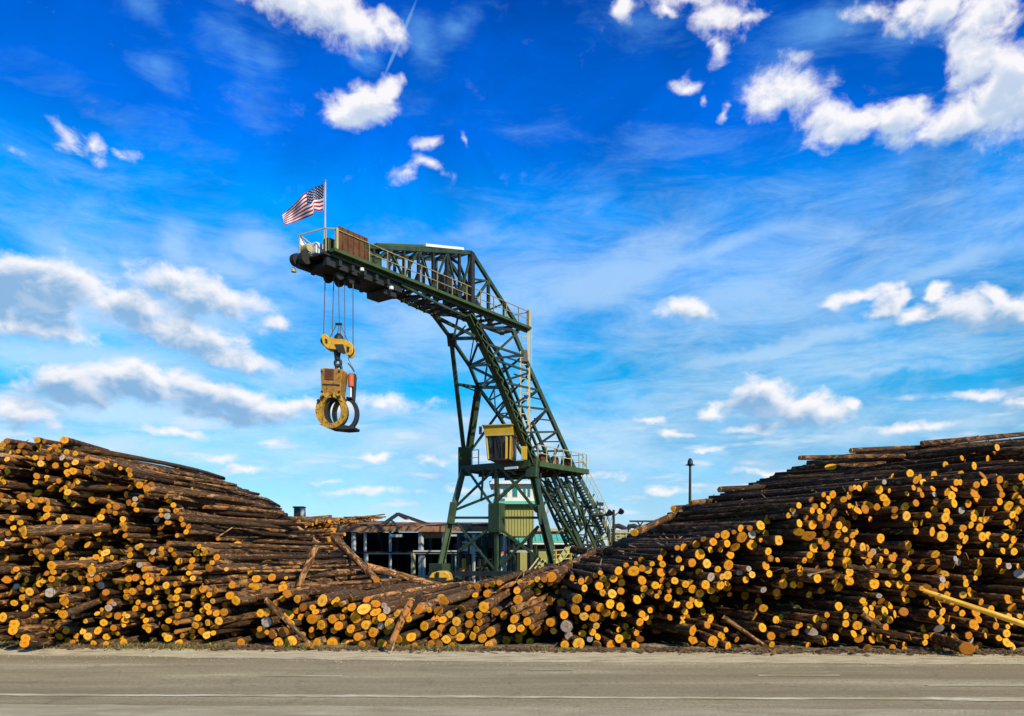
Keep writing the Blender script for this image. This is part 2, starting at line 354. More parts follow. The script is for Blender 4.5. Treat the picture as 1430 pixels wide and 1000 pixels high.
def torn_mat():
    m, nt, b = new_mat('torn_bark_wood')
    uv = nt.nodes.new('ShaderNodeUVMap').outputs[0]
    n = noise_node(nt, mapping(nt, uv, (4, 7, 1), (0, 0, .5)), 1, 5, .6, 1.0)
    c = ramp_node(nt, n, [(.44, (.06, .022, .008)), (.5, (.42, .15, .025)), (.8, (.60, .28, .08))])
    nt.links.new(c, b.inputs['Base Color']); b.inputs['Roughness'].default_value = .8
    bump(nt, b, n, .5, .03); return m
M['torn'] = torn_mat()

def asphalt_mat():
    m, nt, b = new_mat('worn_asphalt')
    g = nt.nodes.new('ShaderNodeNewGeometry').outputs['Position']
    fine = noise_node(nt, g, 15, 7, .85)
    grit = nt.nodes.new('ShaderNodeTexVoronoi'); nt.links.new(g, grit.inputs['Vector']); grit.inputs['Scale'].default_value = 26
    broad = noise_node(nt, mapping(nt, g, (.10, .9, 1), (0, 0, -.02)), 1, 6, .62, .4)
    c = ramp_node(nt, broad, [(.32, (.27, .215, .10)), (.46, (.36, .295, .148)), (.58, (.46, .385, .20)), (.70, (.72, .63, .36))])
    c = mixc(nt, ramp_node(nt, fine, [(.38, (.8, .8, .8)), (.56, (0, 0, 0))]), c, (.21, .17, .085))
    c = mixc(nt, ramp_node(nt, fine, [(.56, (0, 0, 0)), (.70, (.6, .6, .6))]), c, (.66, .58, .36))
    ck = nt.nodes.new('ShaderNodeTexVoronoi'); ck.feature = 'DISTANCE_TO_EDGE'; ck.inputs['Scale'].default_value = .55
    wv = nt.nodes.new('ShaderNodeTexNoise'); wv.inputs['Scale'].default_value = 1.6; wv.inputs['Detail'].default_value = 4; nt.links.new(g, wv.inputs['Vector'])
    wa = nt.nodes.new('ShaderNodeVectorMath'); wa.operation = 'MULTIPLY_ADD'; nt.links.new(wv.outputs['Color'], wa.inputs[0]); wa.inputs[1].default_value = (1.3, 1.3, 0); nt.links.new(g, wa.inputs[2]); nt.links.new(wa.outputs[0], ck.inputs['Vector'])
    crk = ramp_node(nt, ck.outputs['Distance'], [(.006, (.28, .28, .28)), (.018, (0, 0, 0))])
    c = mixc(nt, crk, c, (.10, .08, .045))
    c = mixc(nt, ramp_node(nt, grit.outputs['Distance'], [(.05, (.45, .45, .45)), (.22, (0, 0, 0))]), c, (.62, .56, .38))
    # tar sealed cracks and darker wheel paths
    w = noise_node(nt, mapping(nt, g, (.05, 1.3, 1)), 1, 3, .5)
    c = mixc(nt, ramp_node(nt, w, [(.52, (0, 0, 0)), (.64, (.45, .45, .45))]), c, (.24, .195, .095))
    nt.links.new(c, b.inputs['Base Color']); b.inputs['Roughness'].default_value = .9
    bump(nt, b, fine, .6, .02); return m
M['asphalt'] = asphalt_mat()
def line_mat(name, a, bb, thr, scale):
    m, nt, b = new_mat(name)
    g = nt.nodes.new('ShaderNodeNewGeometry').outputs['Position']
    n = noise_node(nt, mapping(nt, g, (.35, 3.0, 1)), scale, 8, .7)
    c = ramp_node(nt, n, [(thr, bb), (thr + .12, a)])
    nt.links.new(c, b.inputs['Base Color']); b.inputs['Roughness'].default_value = .85
    bump(nt, b, noise_node(nt, g, 40, 3), .4, .01); return m
M['line'] = line_mat('worn_road_paint', (.80, .73, .50), (.46, .38, .19), .47, 3.4)
M['dash'] = line_mat('faded_road_paint', (.72, .64, .42), (.42, .35, .18), .46, 2.0)
def dirt_mat(name, stops, sc_=3.):
    m, nt, b = new_mat(name)
    g = nt.nodes.new('ShaderNodeNewGeometry').outputs['Position']
    n = noise_node(nt, mapping(nt, g, (.5, 1.4, 1)), sc_, 8, .68, .4)
    nt.links.new(ramp_node(nt, n, stops), b.inputs['Base Color']); b.inputs['Roughness'].default_value = .95
    bump(nt, b, noise_node(nt, g, 22, 6, .7), .9, .05); return m
M['verge'] = dirt_mat('sandy_verge', [(.30, (.30, .24, .12)), (.46, (.62, .52, .28)), (.7, (.85, .76, .48))])
M['shoulder'] = dirt_mat('sandy_shoulder', [(.3, (.36, .31, .17)), (.5, (.50, .43, .24)), (.72, (.66, .59, .36))], 2)
M['yard'] = dirt_mat('bark_strewn_dirt', [(.3, (.05, .03, .015)), (.55, (.13, .085, .045)), (.8, (.22, .16, .09))], 1.4)
M['grass'] = dirt_mat('dry_grass', [(.3, (.10, .10, .012)), (.55, (.24, .22, .04)), (.8, (.48, .38, .12))], 5)
M['mulch'] = dirt_mat('trodden_bark_and_earth', [(.32, (.045, .03, .012)), (.5, (.16, .12, .05)), (.68, (.42, .34, .17))], 4)
M['slivers'] = dirt_mat('pale_slivers', [(.35, (.10, .045, .018)), (.5, (.40, .22, .09)), (.7, (.68, .46, .26))], 9)
M['chips'] = dirt_mat('bark_chips', [(.3, (.05, .025, .012)), (.55, (.16, .085, .04)), (.8, (.42, .25, .11))], 6)

# ------------------------------------------------------------------ helpers
def P(px, py, Y):
    return Vector(((px - CX) / F * Y, Y, CAMH + (HY - py) / F * Y))
def tag(o, label=None, cat=None, group=None, kind=None):
    for k, v in (('label', label), ('category', cat), ('group', group), ('kind', kind)):
        if v: o[k] = v
    return o
def empty(name, loc, label=None, cat=None, group=None):
    o = bpy.data.objects.new(name, None); o.empty_display_size = .3; o.location = loc; col.objects.link(o)
    return tag(o, label, cat, group)
class MB:
    """collects shapes in world coordinates; build() links them as one mesh object"""
    def __init__(s): s.v = []; s.f = []; s.m = []
    def add(s, vs, fs, mi=0):
        n = len(s.v); s.v += [Vector(q) for q in vs]; s.f += [tuple(i + n for i in f) for f in fs]; s.m += [mi] * len(fs); return s
    def box(s, c, size, X=Vector((1, 0, 0)), Yv=None, Z=Vector((0, 0, 1)), mi=0):
        X = X.normalized(); Z = Z.normalized(); Yv = (Yv or Z.cross(X)).normalized()
        c = Vector(c); hx, hy, hz = size[0] / 2, size[1] / 2, size[2] / 2
        vs = [c + X * hx * a + Yv * hy * b + Z * hz * d for a in (-1, 1) for b in (-1, 1) for d in (-1, 1)]
        return s.add(vs, [(0, 1, 3, 2), (4, 6, 7, 5), (0, 4, 5, 1), (2, 3, 7, 6), (0, 2, 6, 4), (1, 5, 7, 3)], mi)
    def bar(s, a, b, w, h=None, up=Vector((0, 0, 1)), mi=0, kind='box'):
        a, b = Vector(a), Vector(b); h = h or w; d = (b - a)
        if d.length < 1e-5: return s
        d.normalize(); sd = d.cross(up)
        if sd.length < .05: sd = d.cross(Vector((0.595, .804, 0)))
        sd.normalize(); u = sd.cross(d).normalized()
        L_ = (b - a).length; c = (a + b) / 2
        if kind == 'box': return s.box(c, (L_, w, h), d, sd, u, mi)
        t = max(.018, .13 * min(w, h))
        if kind == 'I':
            s.box(c, (L_, t, h - 2 * t), d, sd, u, mi)
            s.box(c + u * (h / 2 - t / 2), (L_, w, t), d, sd, u, mi); s.box(c - u * (h / 2 - t / 2), (L_, w, t), d, sd, u, mi)
        if kind == 'L':
            s.box(c - sd * (w / 2 - t / 2), (L_, t, h), d, sd, u, mi); s.box(c - u * (h / 2 - t / 2) + sd * t / 2, (L_, w - t, t), d, sd, u, mi)
        return s
    def tube(s, pts, r, n=8, mi=0, caps=True, radii=None):
        pts = [Vector(p) for p in pts]; k = len(s.v); ref = None
        for i, p in enumerate(pts):
            d = (pts[min(i + 1, len(pts) - 1)] - pts[max(i - 1, 0)]).normalized()
            if ref is None:
                ref = d.cross(Vector((0, 0, 1)));
                if ref.length < .05: ref = d.cross(Vector((1, 0, 0)))
            a = (ref - d * ref.dot(d)).normalized(); b = d.cross(a); ref = a
            rr = radii[i] if radii else r
            for j in range(n):
                t = 2 * math.pi * j / n; s.v.append(p + (a * math.cos(t) + b * math.sin(t)) * rr)
        for i in range(len(pts) - 1):
            for j in range(n):
                s.f.append((k + i * n + j, k + i * n + (j + 1) % n, k + (i + 1) * n + (j + 1) % n, k + (i + 1) * n + j)); s.m.append(mi)
        if caps:
            s.f.append(tuple(k + j for j in range(n))[::-1]); s.f.append(tuple(k + (len(pts) - 1) * n + j for j in range(n))); s.m += [mi, mi]
        return s
    def prism(s, poly, off, mi=0):
        n = len(poly); off = Vector(off)
        vs = [Vector(p) for p in poly] + [Vector(p) + off for p in poly]
        fs = [tuple(range(n))[::-1], tuple(range(n, 2 * n))] + [(i, (i + 1) % n, n + (i + 1) % n, n + i) for i in range(n)]
        return s.add(vs, fs, mi)
    def build(s, name, mats, parent=None, origin=None, smooth=False, bevel=0):
        if not isinstance(mats, (list, tuple)): mats = [mats]
        pw = parent_world(parent)
        o0 = Vector(origin) if origin is not None else (Vector(s.v[0]) if not parent else pw)
        me = bpy.data.meshes.new(name); me.from_pydata([q - o0 for q in s.v], [], s.f)
        for m in mats: me.materials.append(m if not isinstance(m, str) else M[m])
        me.polygons.foreach_set('material_index', s.m)
        if smooth: me.polygons.foreach_set('use_smooth', [True] * len(s.f))
        me.update()
        import bmesh
        if len(s.f) < 4000:
            bm = bmesh.new(); bm.from_mesh(me); bmesh.ops.recalc_face_normals(bm, faces=bm.faces); bm.to_mesh(me); bm.free()
        o = bpy.data.objects.new(name, me); col.objects.link(o)
        if parent: o.parent = parent
        o.location = o0 - pw
        if bevel:
            b = o.modifiers.new('bevel', 'BEVEL'); b.width = bevel; b.segments = 2; b.limit_method = 'ANGLE'
        return o
def parent_world(p):
    w = Vector((0, 0, 0))
    while p: w += p.location; p = p.parent
    return w
def member(name, parent, a, b, w, h=None, mat='green', kind='box'):
    m = MB(); m.bar(a, b, w, h, kind=kind); return m.build(name, mat, parent)

# ------------------------------------------------------------------ ground
def sheet(name, pts, z, mat, kind='structure', nx=1):
    m = MB(); m.add([(x, y, z) for x, y in pts], [tuple(range(len(pts)))]); o = m.build(name, mat, origin=(0, 0, 0)); o['kind'] = kind; return o
sheet('ground', [(-1500, -300), (1500, -300), (1500, 2500), (-1500, 2500)], 0, 'yard')
def gy(px, py): # ground point under a pixel
    Y = CAMH * F / (py - HY); return ((px - CX) / F * Y, Y)
def road_edge(x):                                # far edge of the asphalt
    T_ = [(-60, 17.6), (-10.8, 16.75), (0, 15.55), (9.7, 15.15), (60, 14.9)]
    for (a, b), (c, d) in zip(T_, T_[1:]):
        if x <= c: return b + (d - b) * (max(x, a) - a) / (c - a)
    return 14.9
random.seed(3)
pts = [(-220, -30), (220, -30)]
xs = [220, 60] + [30 - i * .6 for i in range(101)] + [-60, -220]
pts += [(x, road_edge(max(-40, min(40, x))) + random.uniform(-.06, .06)) for x in xs]
sheet('road', pts, .004, 'asphalt')
def strip(name, y0f, y1f, z, mat, x0=-60, x1=60, step=.5, jit=.05):
    m = MB(); n = int((x1 - x0) / step); vs = []; fs = []
    for i in range(n + 1):
        x = x0 + i * step
        vs += [(x, y0f(x) + random.uniform(-jit, jit), z), (x, y1f(x) + random.uniform(-jit, jit), z)]
        if i: k = 2 * i; fs.append((k - 2, k, k + 1, k - 1))
    m.add(vs, fs); o = m.build(name, mat, origin=(0, 0, 0)); o['kind'] = 'structure'; return o
strip('verge', lambda x: road_edge(x) - .10, lambda x: 17.75 - .055 * x, .008, 'verge', jit=.09)
strip('near_shoulder', lambda x: 8.0, lambda x: 10.75 - .03 * x, .009, 'shoulder', -40, 40, .5, .05)
lf = lambda x: 11.52 - .028 * x
strip('road_edge_line', lambda x: lf(x) - .07 - .05 * max(0, noise.noise(Vector((x * .35, 1, 8)))) * 3, lambda x: lf(x) + .07 + .16 * max(0, noise.noise(Vector((x * .22, 4, 1)))), .0125, 'line', -40, 40, .15, .022)
for (px, py, w) in ((425, 945, 3.0), (770, 936, 1.6), (1370, 958, 3.4), (1120, 944, 3.0)):
    x, y = gy(px, py)
    strip('faded_mark', lambda q: y - .07, lambda q: y + .07, .0125, 'dash', x - w / 2 * .5, x + w / 2 * .5, .2, .02)

# ------------------------------------------------------------------ crane frame of reference
U = Vector((.595, .804, 0)); Nn = Vector((.804, -.595, 0)); B0 = Vector((-9.56, 43.0, 0))
DECK = CAMH + 16.55
def onplane(px, py, d):
    rx = (px - CX) / F
    p = B0 + Nn * d            # X = rx*Y ;  p + t U
    t = (rx * p.y - p.x) / (U.x - rx * U.y)
    q = p + U * t
    return Vector((q.x, q.y, CAMH + (HY - py) / F * q.y))
def splay(px, py, side):       # side +1 near frame, -1 far frame: the tower widens downwards
    d = 0 if side > 0 else -2.0
    for _ in range(12):
        q = onplane(px, py, d); k = min(1, max(0, (16.5 - (q.z - CAMH)) / 10.1))
        d = (1.75 * k) if side > 0 else (-2.0 - 2.25 * k)
    return q
def bt(t, d=0., z=0.):         # boom point: t metres from the tip, d across (0 near edge, -2 far edge), z above deck
    q = B0 + U * t + Nn * d; return Vector((q.x, q.y, DECK + z))
Nr = lambda px, py: splay(px, py, 1)
Fr = lambda px, py: splay(px, py, -1)

# ------------------------------------------------------------------ far structures (built behind the crane)
def post(par, px, y0, y1, Y, w, mat='grey_steel', name='post'):
    m = MB(); a = P(px, y0, Y); b = P(px, y1, Y); m.bar(a, b, w, w, kind='box'); return m.build(name, mat, par)
def beam(par, x0, y0, x1, y1, Y, w, mat='grey_steel', name='beam', Y1=None):
    m = MB(); m.bar(P(x0, y0, Y), P(x1, y1, Y1 or Y), w, w, kind='box'); return m.build(name, mat, par)

# open steel sorting shed
SY = 72.0
shed = empty('open_shed', (P(600, 780, SY).x, SY, 0), 'long open steel shed with rusty roof edge and dark bays, left of the crane', 'shed')
m = MB(); a = P(468, 737, SY - .5); b = P(716, 737, SY - .5)
zc = a.z
m.prism([(a.x, a.y, zc), (b.x, b.y, zc), (b.x, b.y + 14, zc + 1.0), (a.x, a.y + 14, zc + 1.0)], (0, 0, .12)); m.build('roof', 'rust_roof', shed)
m = MB(); m.box(((a.x + b.x) / 2, a.y - .06, zc - .12), (b.x - a.x, .10, .5)); m.build('fascia', 'rust_roof', shed)
for i in range(34):      # loose bark and boards lying along the roof edge
    x = random.uniform(a.x, b.x); m = MB(); l = random.uniform(.6, 2.4)
    m.box((x, a.y + random.uniform(0.2, 1.2), zc + .22 + random.uniform(0, .14)), (l, .22, .10), X=Vector((1, random.uniform(-.3, .3), random.uniform(-.06, .06))))
    m.build('roof_board', random.choice(['rust_roof', 'rust', 'chips']), shed)
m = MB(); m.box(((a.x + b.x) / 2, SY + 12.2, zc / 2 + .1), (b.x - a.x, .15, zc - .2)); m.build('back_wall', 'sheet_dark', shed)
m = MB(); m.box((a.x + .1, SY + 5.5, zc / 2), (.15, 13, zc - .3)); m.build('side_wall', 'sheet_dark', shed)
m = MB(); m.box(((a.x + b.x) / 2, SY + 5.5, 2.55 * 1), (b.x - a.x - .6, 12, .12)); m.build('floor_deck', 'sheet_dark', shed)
for i, (px, w) in enumerate([(494, .35), (510, .22), (545, .22), (588, .42), (620, .34), (651, .22), (677, .30), (706, .30)]):
    post(shed, px, 741, 820, SY + (i % 3) * .02, w * .8, 'grey_steel')
for (x0, x1, y, w, dy) in [(508, 577, 772.2, .22, -.25), (577, 716, 771, .30, -.30), (545, 562, 748, .26, -.2), (622, 652, 747, .26, -.2)]:
    beam(shed, x0, y, x1, y, SY + dy, w, 'grey_steel')
beam(shed, 590, 747, 620, 747, SY + .4, .6, 'rust_roof', 'hanging_panel')
for px, y0, y1, w, mt in [(512, 772, 820, .20, 'grey_steel'), (577, 772, 822, .28, 'cream'), (592, 776, 820, .20, 'grey_steel'), (636, 776, 822, .2, 'grey_steel'), (690, 774, 822, .3, 'grey_steel')]:
    post(shed, px, y0, y1, SY - .35, w, mt, 'prop')
# roof frame that rises above the shed
tr = empty('gable_truss', (P(565, 780, 80).x, 80, 0), 'dark low gable roof frame rising above the rusty shed roof', 'roof frame')
def gb(ax, ay, bx, by, w, Y=80, mat='dark_steel', n='rafter'):
    m = MB(); m.bar(P(ax, ay, Y), P(bx, by, Y), w); m.build(n, mat, tr)
for Y in (80, 83):
    gb(531, 735, 556, 717.5, .34, Y); gb(556, 717.5, 600, 733, .30, Y); gb(545, 726, 556, 734, .2, Y, n='strut'); gb(556, 719, 585, 735, .2, Y, n='strut')
    gb(553, 734, 553, 800, .4, Y, n='post'); gb(599, 733, 599, 800, .4, Y, n='post')
    gb(556, 727, 582, 728, .22, Y, 'white', 'tie')
m = MB(); m.bar(P(531, 734.5, 80), P(531, 734.5, 83), .2); m.bar(P(556, 718, 80), P(556, 718, 83), .2); m.build('purlin', 'dark_steel', tr)
gb(531, 735, 531, 800, .4, 80, n='post')

# sorting machinery standing between the crane's legs
ma = empty('sorting_machine', (P(670, 780, 66).x, 66, 0), 'tangled grey and green sorting machine seen through the crane legs', 'machine')
random.seed(21)
for i in range(22):
    px = 634 + i * 3.7 + random.uniform(-2, 2); y0 = random.choice([744, 747, 752, 774]); y1 = 822
    post(ma, px, y0, y1, 66 + random.uniform(-1.5, 1.5), random.uniform(.14, .3), random.choice(['grey_steel', 'green', 'dark_steel', 'dark_steel', 'green', 'grey_steel']), 'upright')
for i in range(30):
    x0 = 632 + random.uniform(0, 70); y0 = random.uniform(746, 815); l = random.uniform(8, 24); sl = random.choice([0, 0, .7, -.8, 1.3])
    beam(ma, x0, y0, x0 + l, y0 + sl * l, 66 + random.uniform(-1.6, 1.2), random.uniform(.10, .24), random.choice(['green', 'dark_steel', 'grey_steel', 'dark_steel', 'green']), 'strut', None)
for (px, py, w, h, mt) in [(664, 750, 1.0, .7, 'teal_glass'), (672, 756, .5, 1.4, 'teal'), (651, 765, 1.3, 1.0, 'grey_steel'), (690, 755, 1.0, 1.2, 'sheet_dark'), (700, 768, .8, .7, 'white'),
                           (648, 790, .5, 1.2, 'yellow'), (680, 795, 1.3, 1.6, 'green'), (664, 806, 1.5, .7, 'grey_steel'), (688, 806, .8, .9, 'white'), (657, 808, .6, .5, 'orange'), (704, 792, .9, 2.2, 'grey_steel')]:
    m = MB(); m.box(P(px, py, 66 + random.uniform(-1, 1)), (w, .6, h), X=Vector((1, random.uniform(-.2, .2), 0))); m.build('housing', mt, ma, bevel=.03)
m = MB(); m.bar(P(690, 771, 65.4), P(712, 771, 65.4), .25); m.build('pipe', 'orange', ma)
for k in range(6):
    m = MB(); m.tube([P(640 + k * 11, 812, 65), P(640 + k * 11, 812, 66.5)], .36, 12); m.build('roller', 'rubber', ma)

# two-storey control building
cy = 68.0
ct = empty('control_building', (P(723, 780, cy).x, cy, 0), 'white cabin with teal windows over an olive green block behind the crane', 'building')
def wallbox(name, x0, x1, y0, y1, Y, d, mat, par, bev=.02):
    a = P(x0, y1, Y); b = P(x1, y0, Y); m = MB(); m.box(((a.x + b.x) / 2, Y + d / 2, (a.z + b.z) / 2), (b.x - a.x, d, b.z - a.z)); return m.build(name, mat, par, bevel=bev)
wallbox('lower_block', 697, 746, 704, 749, cy, 4.5, 'olive', ct)
for i in range(12):
    m = MB(); p0 = P(699 + i * 4.1, 705.5, cy); p1 = P(699 + i * 4.1, 747.5, cy); m.box(((p0 + p1) / 2) + Vector((0, -.03, 0)), (.05, .05, p0.z - p1.z)); m.build('wall_rib', 'olive', ct)
for q in (701, 716, 740): post(ct, q, 749.3, 820, cy + 1, .35, 'dark_steel', 'support_post')
beam(ct, 699, 770, 744, 770, cy + .8, .2, 'grey_steel')
wallbox('cabin_wall', 689, 753, 676, 700, cy - .3, 5, 'white', ct)
wallbox('cabin_floor', 685, 756, 700.2, 704, cy - .6, 5.5, 'teal', ct)
wallbox('cabin_roof', 683, 757, 671.5, 675.8, cy - .8, 6, 'white', ct)
for (x0, x1) in ((692, 699), (703, 709), (716, 723), (731, 735), (737, 741)):
    f = wallbox('window', x0, x1, 681, 694, cy - .36, .08, 'grey_steel', ct)
    wallbox('pane', x0 + .7, x1 - .7, 682, 693, cy - .40, .05, 'teal_glass', f)
m = MB(); p0 = P(755, 676, cy - .6)
for q in range(5): m.box((p0.x + .7, cy + q * .8, p0.z - 1.8), (.05, .05, 1.1))
m.bar((p0.x + .7, cy, p0.z - 1.3), (p0.x + .7, cy + 3.4, p0.z - 1.3), .05); m.build('railing', 'cream', ct)

# teal roofed building
ty = 74.0
tb = empty('teal_roofed_building', (P(757, 780, ty).x, ty, 0), 'low building with long pale teal sheet roof behind the right crane leg', 'building')
a = P(713, 757.5, ty); b = P(800, 757.5, ty)
m = MB(); m.prism([(a.x, a.y, a.z), (b.x, b.y, b.z), (b.x, b.y + 3.5, b.z + .75), (a.x, a.y + 3.5, a.z + .75)], (0, 0, .1)); m.build('roof', 'teal', tb)
for i in range(11):
    x = a.x + (b.x - a.x) * (i + .5) / 11; m = MB(); m.bar((x, a.y, a.z + .13), (x, a.y + 3.5, a.z + .88), .06); m.build('roof_seam', 'teal', tb)
wallbox('fascia', 713, 800, 757.8, 760.5, ty + .05, .1, 'white', tb)
wallbox('wall', 714, 799, 761, 820, ty + .6, 3, 'sheet_dark', tb)
for px in (722, 748, 772, 794): post(tb, px, 760, 820, ty + .1, .2, 'green')
for x0, x1 in ((726, 744), (752, 768)):
    wallbox('panel', x0, x1, 770, 800, ty + .5, .08, 'olive', tb)

def far_shed(px0, px1, y, Y, label, mat):
    o = empty('far_building', (P((px0 + px1) / 2, 780, Y).x, Y, 0), label, 'building')
    wallbox('wall', px0, px1, y + 4, HY + 8, Y, 8, mat[0], o); wallbox('roof', px0 - 3, px1 + 3, y, y + 4, Y - .5, 9, mat[1], o)
    n = max(2, int((px1 - px0) / 12))
    for i in range(n):
        q = px0 + (i + .5) * (px1 - px0) / n; wallbox('door', q - 2, q + 2, y + 9, HY + 6, Y - .12, .1, 'dark_steel', o)
far_shed(716, 802, 738, 120, 'tan far-off mill shed showing over the teal roof', ('rust_roof', 'cream'))
far_shed(858, 884, 739, 130, 'small pale far-off building beside the crane stairs foot', ('olive', 'white'))

# spotlight mast and conveyor heads right of the crane
sp = empty('spotlight_mast', (P(857, 780, 60).x, 60, 0), 'short mast with two spotlights on arms, just right of the crane stairs', 'light mast')
m = MB(); m.tube([P(857, 820, 60), P(857, 712, 60)], .13, 8, radii=[.16, .09]); m.build('pole', 'dark_steel', sp)
m = MB(); m.bar(P(857, 721, 60), P(866, 714, 60), .08); m.build('arm', 'dark_steel', sp); m = MB(); m.bar(P(857, 720, 60), P(851, 716, 60), .08); m.build('arm', 'dark_steel', sp)
for (px, py) in ((867, 713), (851, 714.5)):
    m = MB(); m.tube([P(px, py, 60) + Vector((0, .15, .12)), P(px, py, 60) + Vector((0, -.15, -.12))], .2, 10, radii=[.09, .24]); m.build('spotlight', 'dark_steel', sp)
for (x0, ylab) in ((856, 'nearest the spotlight mast'), (877, 'farther right, nearest the right log pile')):
    cv = empty('conveyor_head', (P(x0 + 8, 780, 64).x, 64, 0), 'hooded black conveyor head on pale legs, ' + ylab, 'conveyor', 'conveyor heads right of the crane')
    m = MB(); m.tube([P(x0, 741, 64), P(x0 + 2, 735, 64), P(x0 + 8, 734.5, 64), P(x0 + 16, 738, 64), P(x0 + 20, 741, 64)], .2, 8); m.build('hood', 'rubber', cv)
    m = MB(); m.box(P(x0 + 10, 742, 64), (1.3, .8, .22)); m.build('belt_frame', 'grey_steel', cv)
    for q in (3, 17): m = MB(); m.bar(P(x0 + q, 742, 64), P(x0 + q, 815, 64), .12); m.build('leg', 'grey_steel', cv)
wk = empty('walkway', (P(865, 780, 62).x, 62, 0), 'pale railed walkway running from the crane foot to the right log pile', 'walkway')
m = MB(); m.box(P(865, 752, 62), (3.8, .9, .15)); m.build('deck', 'olive', wk)
for y in (744, 748): m = MB(); m.bar(P(832, y, 61.7), P(900, y, 61.7), .06); m.build('rail', 'cream', wk)
for q in range(9): m = MB(); m.bar(P(833 + q * 8.2, 743, 61.7), P(833 + q * 8.2, 753 if q % 2 else 815, 61.7), .06); m.build('post', 'cream', wk)

# tall lamp pole over the right pile
lp = empty('lamp_pole', (P(963.5, 780, 44).x, 44, 0), 'tall dark lamp pole with small lantern head standing behind the right log pile', 'lamp pole')
m = MB(); m.tube([P(963.5, 830, 44), P(963.5, 700, 44), P(963.8, 648, 44)], .14, 10, radii=[.11, .08, .06]); m.build('pole', 'dark_steel', lp)
m = MB(); m.tube([P(963.8, 652, 44), P(963.8, 648, 44), P(963.8, 643, 44), P(963.8, 640, 44)], .2, 10, radii=[.06, .16, .13, .05]); m.build('lantern', 'dark_steel', lp)
m = MB(); m.bar(P(963.8, 649.5, 44) + Vector((-.24, 0, 0)), P(963.8, 649.5, 44) + Vector((.24, 0, 0)), .07); m.build('bracket', 'dark_steel', lp)
tp = empty('pipe_stand', (P(893, 780, 46).x, 46, 0), 'dark horizontal beam on a forked stand left of the tall lamp pole', 'beam stand')
m = MB(); m.bar(P(879, 728, 46), P(915, 728, 46), .10); m.build('beam', 'dark_steel', tp)
m = MB(); m.bar(P(894, 733, 46), P(894, 800, 46), .12); m.build('post', 'dark_steel', tp)
for s in (-4, 4): m = MB(); m.bar(P(894, 734, 46), P(894 + s, 728.5, 46), .07); m.build('brace', 'dark_steel', tp)
# small bin tower over the left pile
tk = empty('bin_tower', (P(420, 780, 70).x, 70, 0), 'small grey bin with dark frame showing just above the end of the left log pile', 'bin')
m = MB(); m.tube([P(420.5, 723, 70), P(420.5, 709, 70)], .35, 14, radii=[.42, .36]); m.build('bin', 'grey_steel', tk)
m = MB(); m.box(P(415.5, 717, 69.6), (.5, .5, .9)); m.build('motor_box', 'dark_steel', tk)
m = MB(); m.box(P(418, 708.5, 70), (.95, .9, .12)); m.build('cap', 'dark_steel', tk)
for q in (411.5, 417, 423.5): m = MB(); m.bar(P(q, 723 if q > 415 else 712, 69.5), P(q, 810, 69.5), .1); m.build('leg', 'dark_steel', tk)

# yellow machine at the crane foot and the two striped ramps
ym = empty('yellow_loader', (P(612, 780, 40).x, 40, 0), 'rounded yellow machine hood above the middle logs under the left crane leg', 'machine')
pr = [P(x, y, 40) for x, y in ((598, 822), (599, 806), (603, 800), (612, 797.5), (622, 797.5), (627, 801), (629.5, 808), (630, 822))]
m = MB(); m.prism(pr, (0, 1.6, 0)); m.build('hood', 'yellow', ym, bevel=.05)
m = MB(); m.bar(P(597, 808, 39.9), P(624, 808, 39.9), .10); m.build('rail', 'dark_steel', ym); m = MB(); m.bar(P(611, 799, 39.9), P(611, 822, 39.9), .12); m.build('rail', 'dark_steel', ym)
m = MB(); m.box(P(614, 812, 39.9) , (.35, .08, .3)); m.build('grille', 'dark_steel', ym)
for s in (601, 625): m = MB(); m.tube([P(s, 838, 40.2), P(s, 838, 41)], .55, 16); m.build('wheel', 'rubber', ym)
def ramp_rails(name, a, b, off, n, Y, label):
    o = empty(name, (P(a[0], 780, Y).x, Y, 0), label, 'ladder')
    for k in range(n):
        m = MB(); m.bar(P(a[0] + off[0] * k, a[1] + off[1] * k, Y + .25 * k), P(b[0] + off[0] * k, b[1] + off[1] * k, Y + .25 * k), .07); m.build('rail', 'pale_yellow', o)
    for k in range(7):
        t = (k + .5) / 7; x = a[0] + (b[0] - a[0]) * t; y = a[1] + (b[1] - a[1]) * t
        m = MB(); m.bar(P(x, y, Y), P(x + off[0] * (n - 1), y + off[1] * (n - 1), Y + .25 * (n - 1)), .07); m.build('rung', 'dark_steel', o)
ramp_rails('yellow_ladder', (722, 818), (752, 779), (5, 1.5), 3, 46, 'leaning ladder with bright yellow rails above the middle logs')
yr = empty('yellow_railing', (P(788, 780, 50).x, 50, 0), 'stacked yellow zigzag stair railing beside the foot of the right crane leg', 'railing')
for k in range(6):
    m = MB(); m.bar(P(774 + k * 2.4, 790 - k * 1.5, 50 + .1 * k), P(790 + k * 2.4, 764 - k * .4, 50 + .1 * k), .05); m.build('slope_rail', 'pale_yellow', yr)
for k in range(4):
    m = MB(); m.bar(P(773, 788 - k * 6.5, 50), P(799, 786 - k * 6.5, 50), .05); m.build('rail', 'pale_yellow', yr)
m = MB(); m.box(P(787, 794, 50), (1.5, .9, .35)); m.build('base', 'teal', yr)
for q in (776, 797): m = MB(); m.bar(P(q, 768, 50), P(q, 822, 50), .09); m.build('post', 'yellow', yr)

# ------------------------------------------------------------------ crane
crane = empty('log_crane', (P(715, 780, 57).x, 57, 0), 'tall dark green lattice crane with yellow cab and long boom', 'crane')
def sub(name, mb, mat, par=crane, **k): return mb.build(name, mat, par, **k)
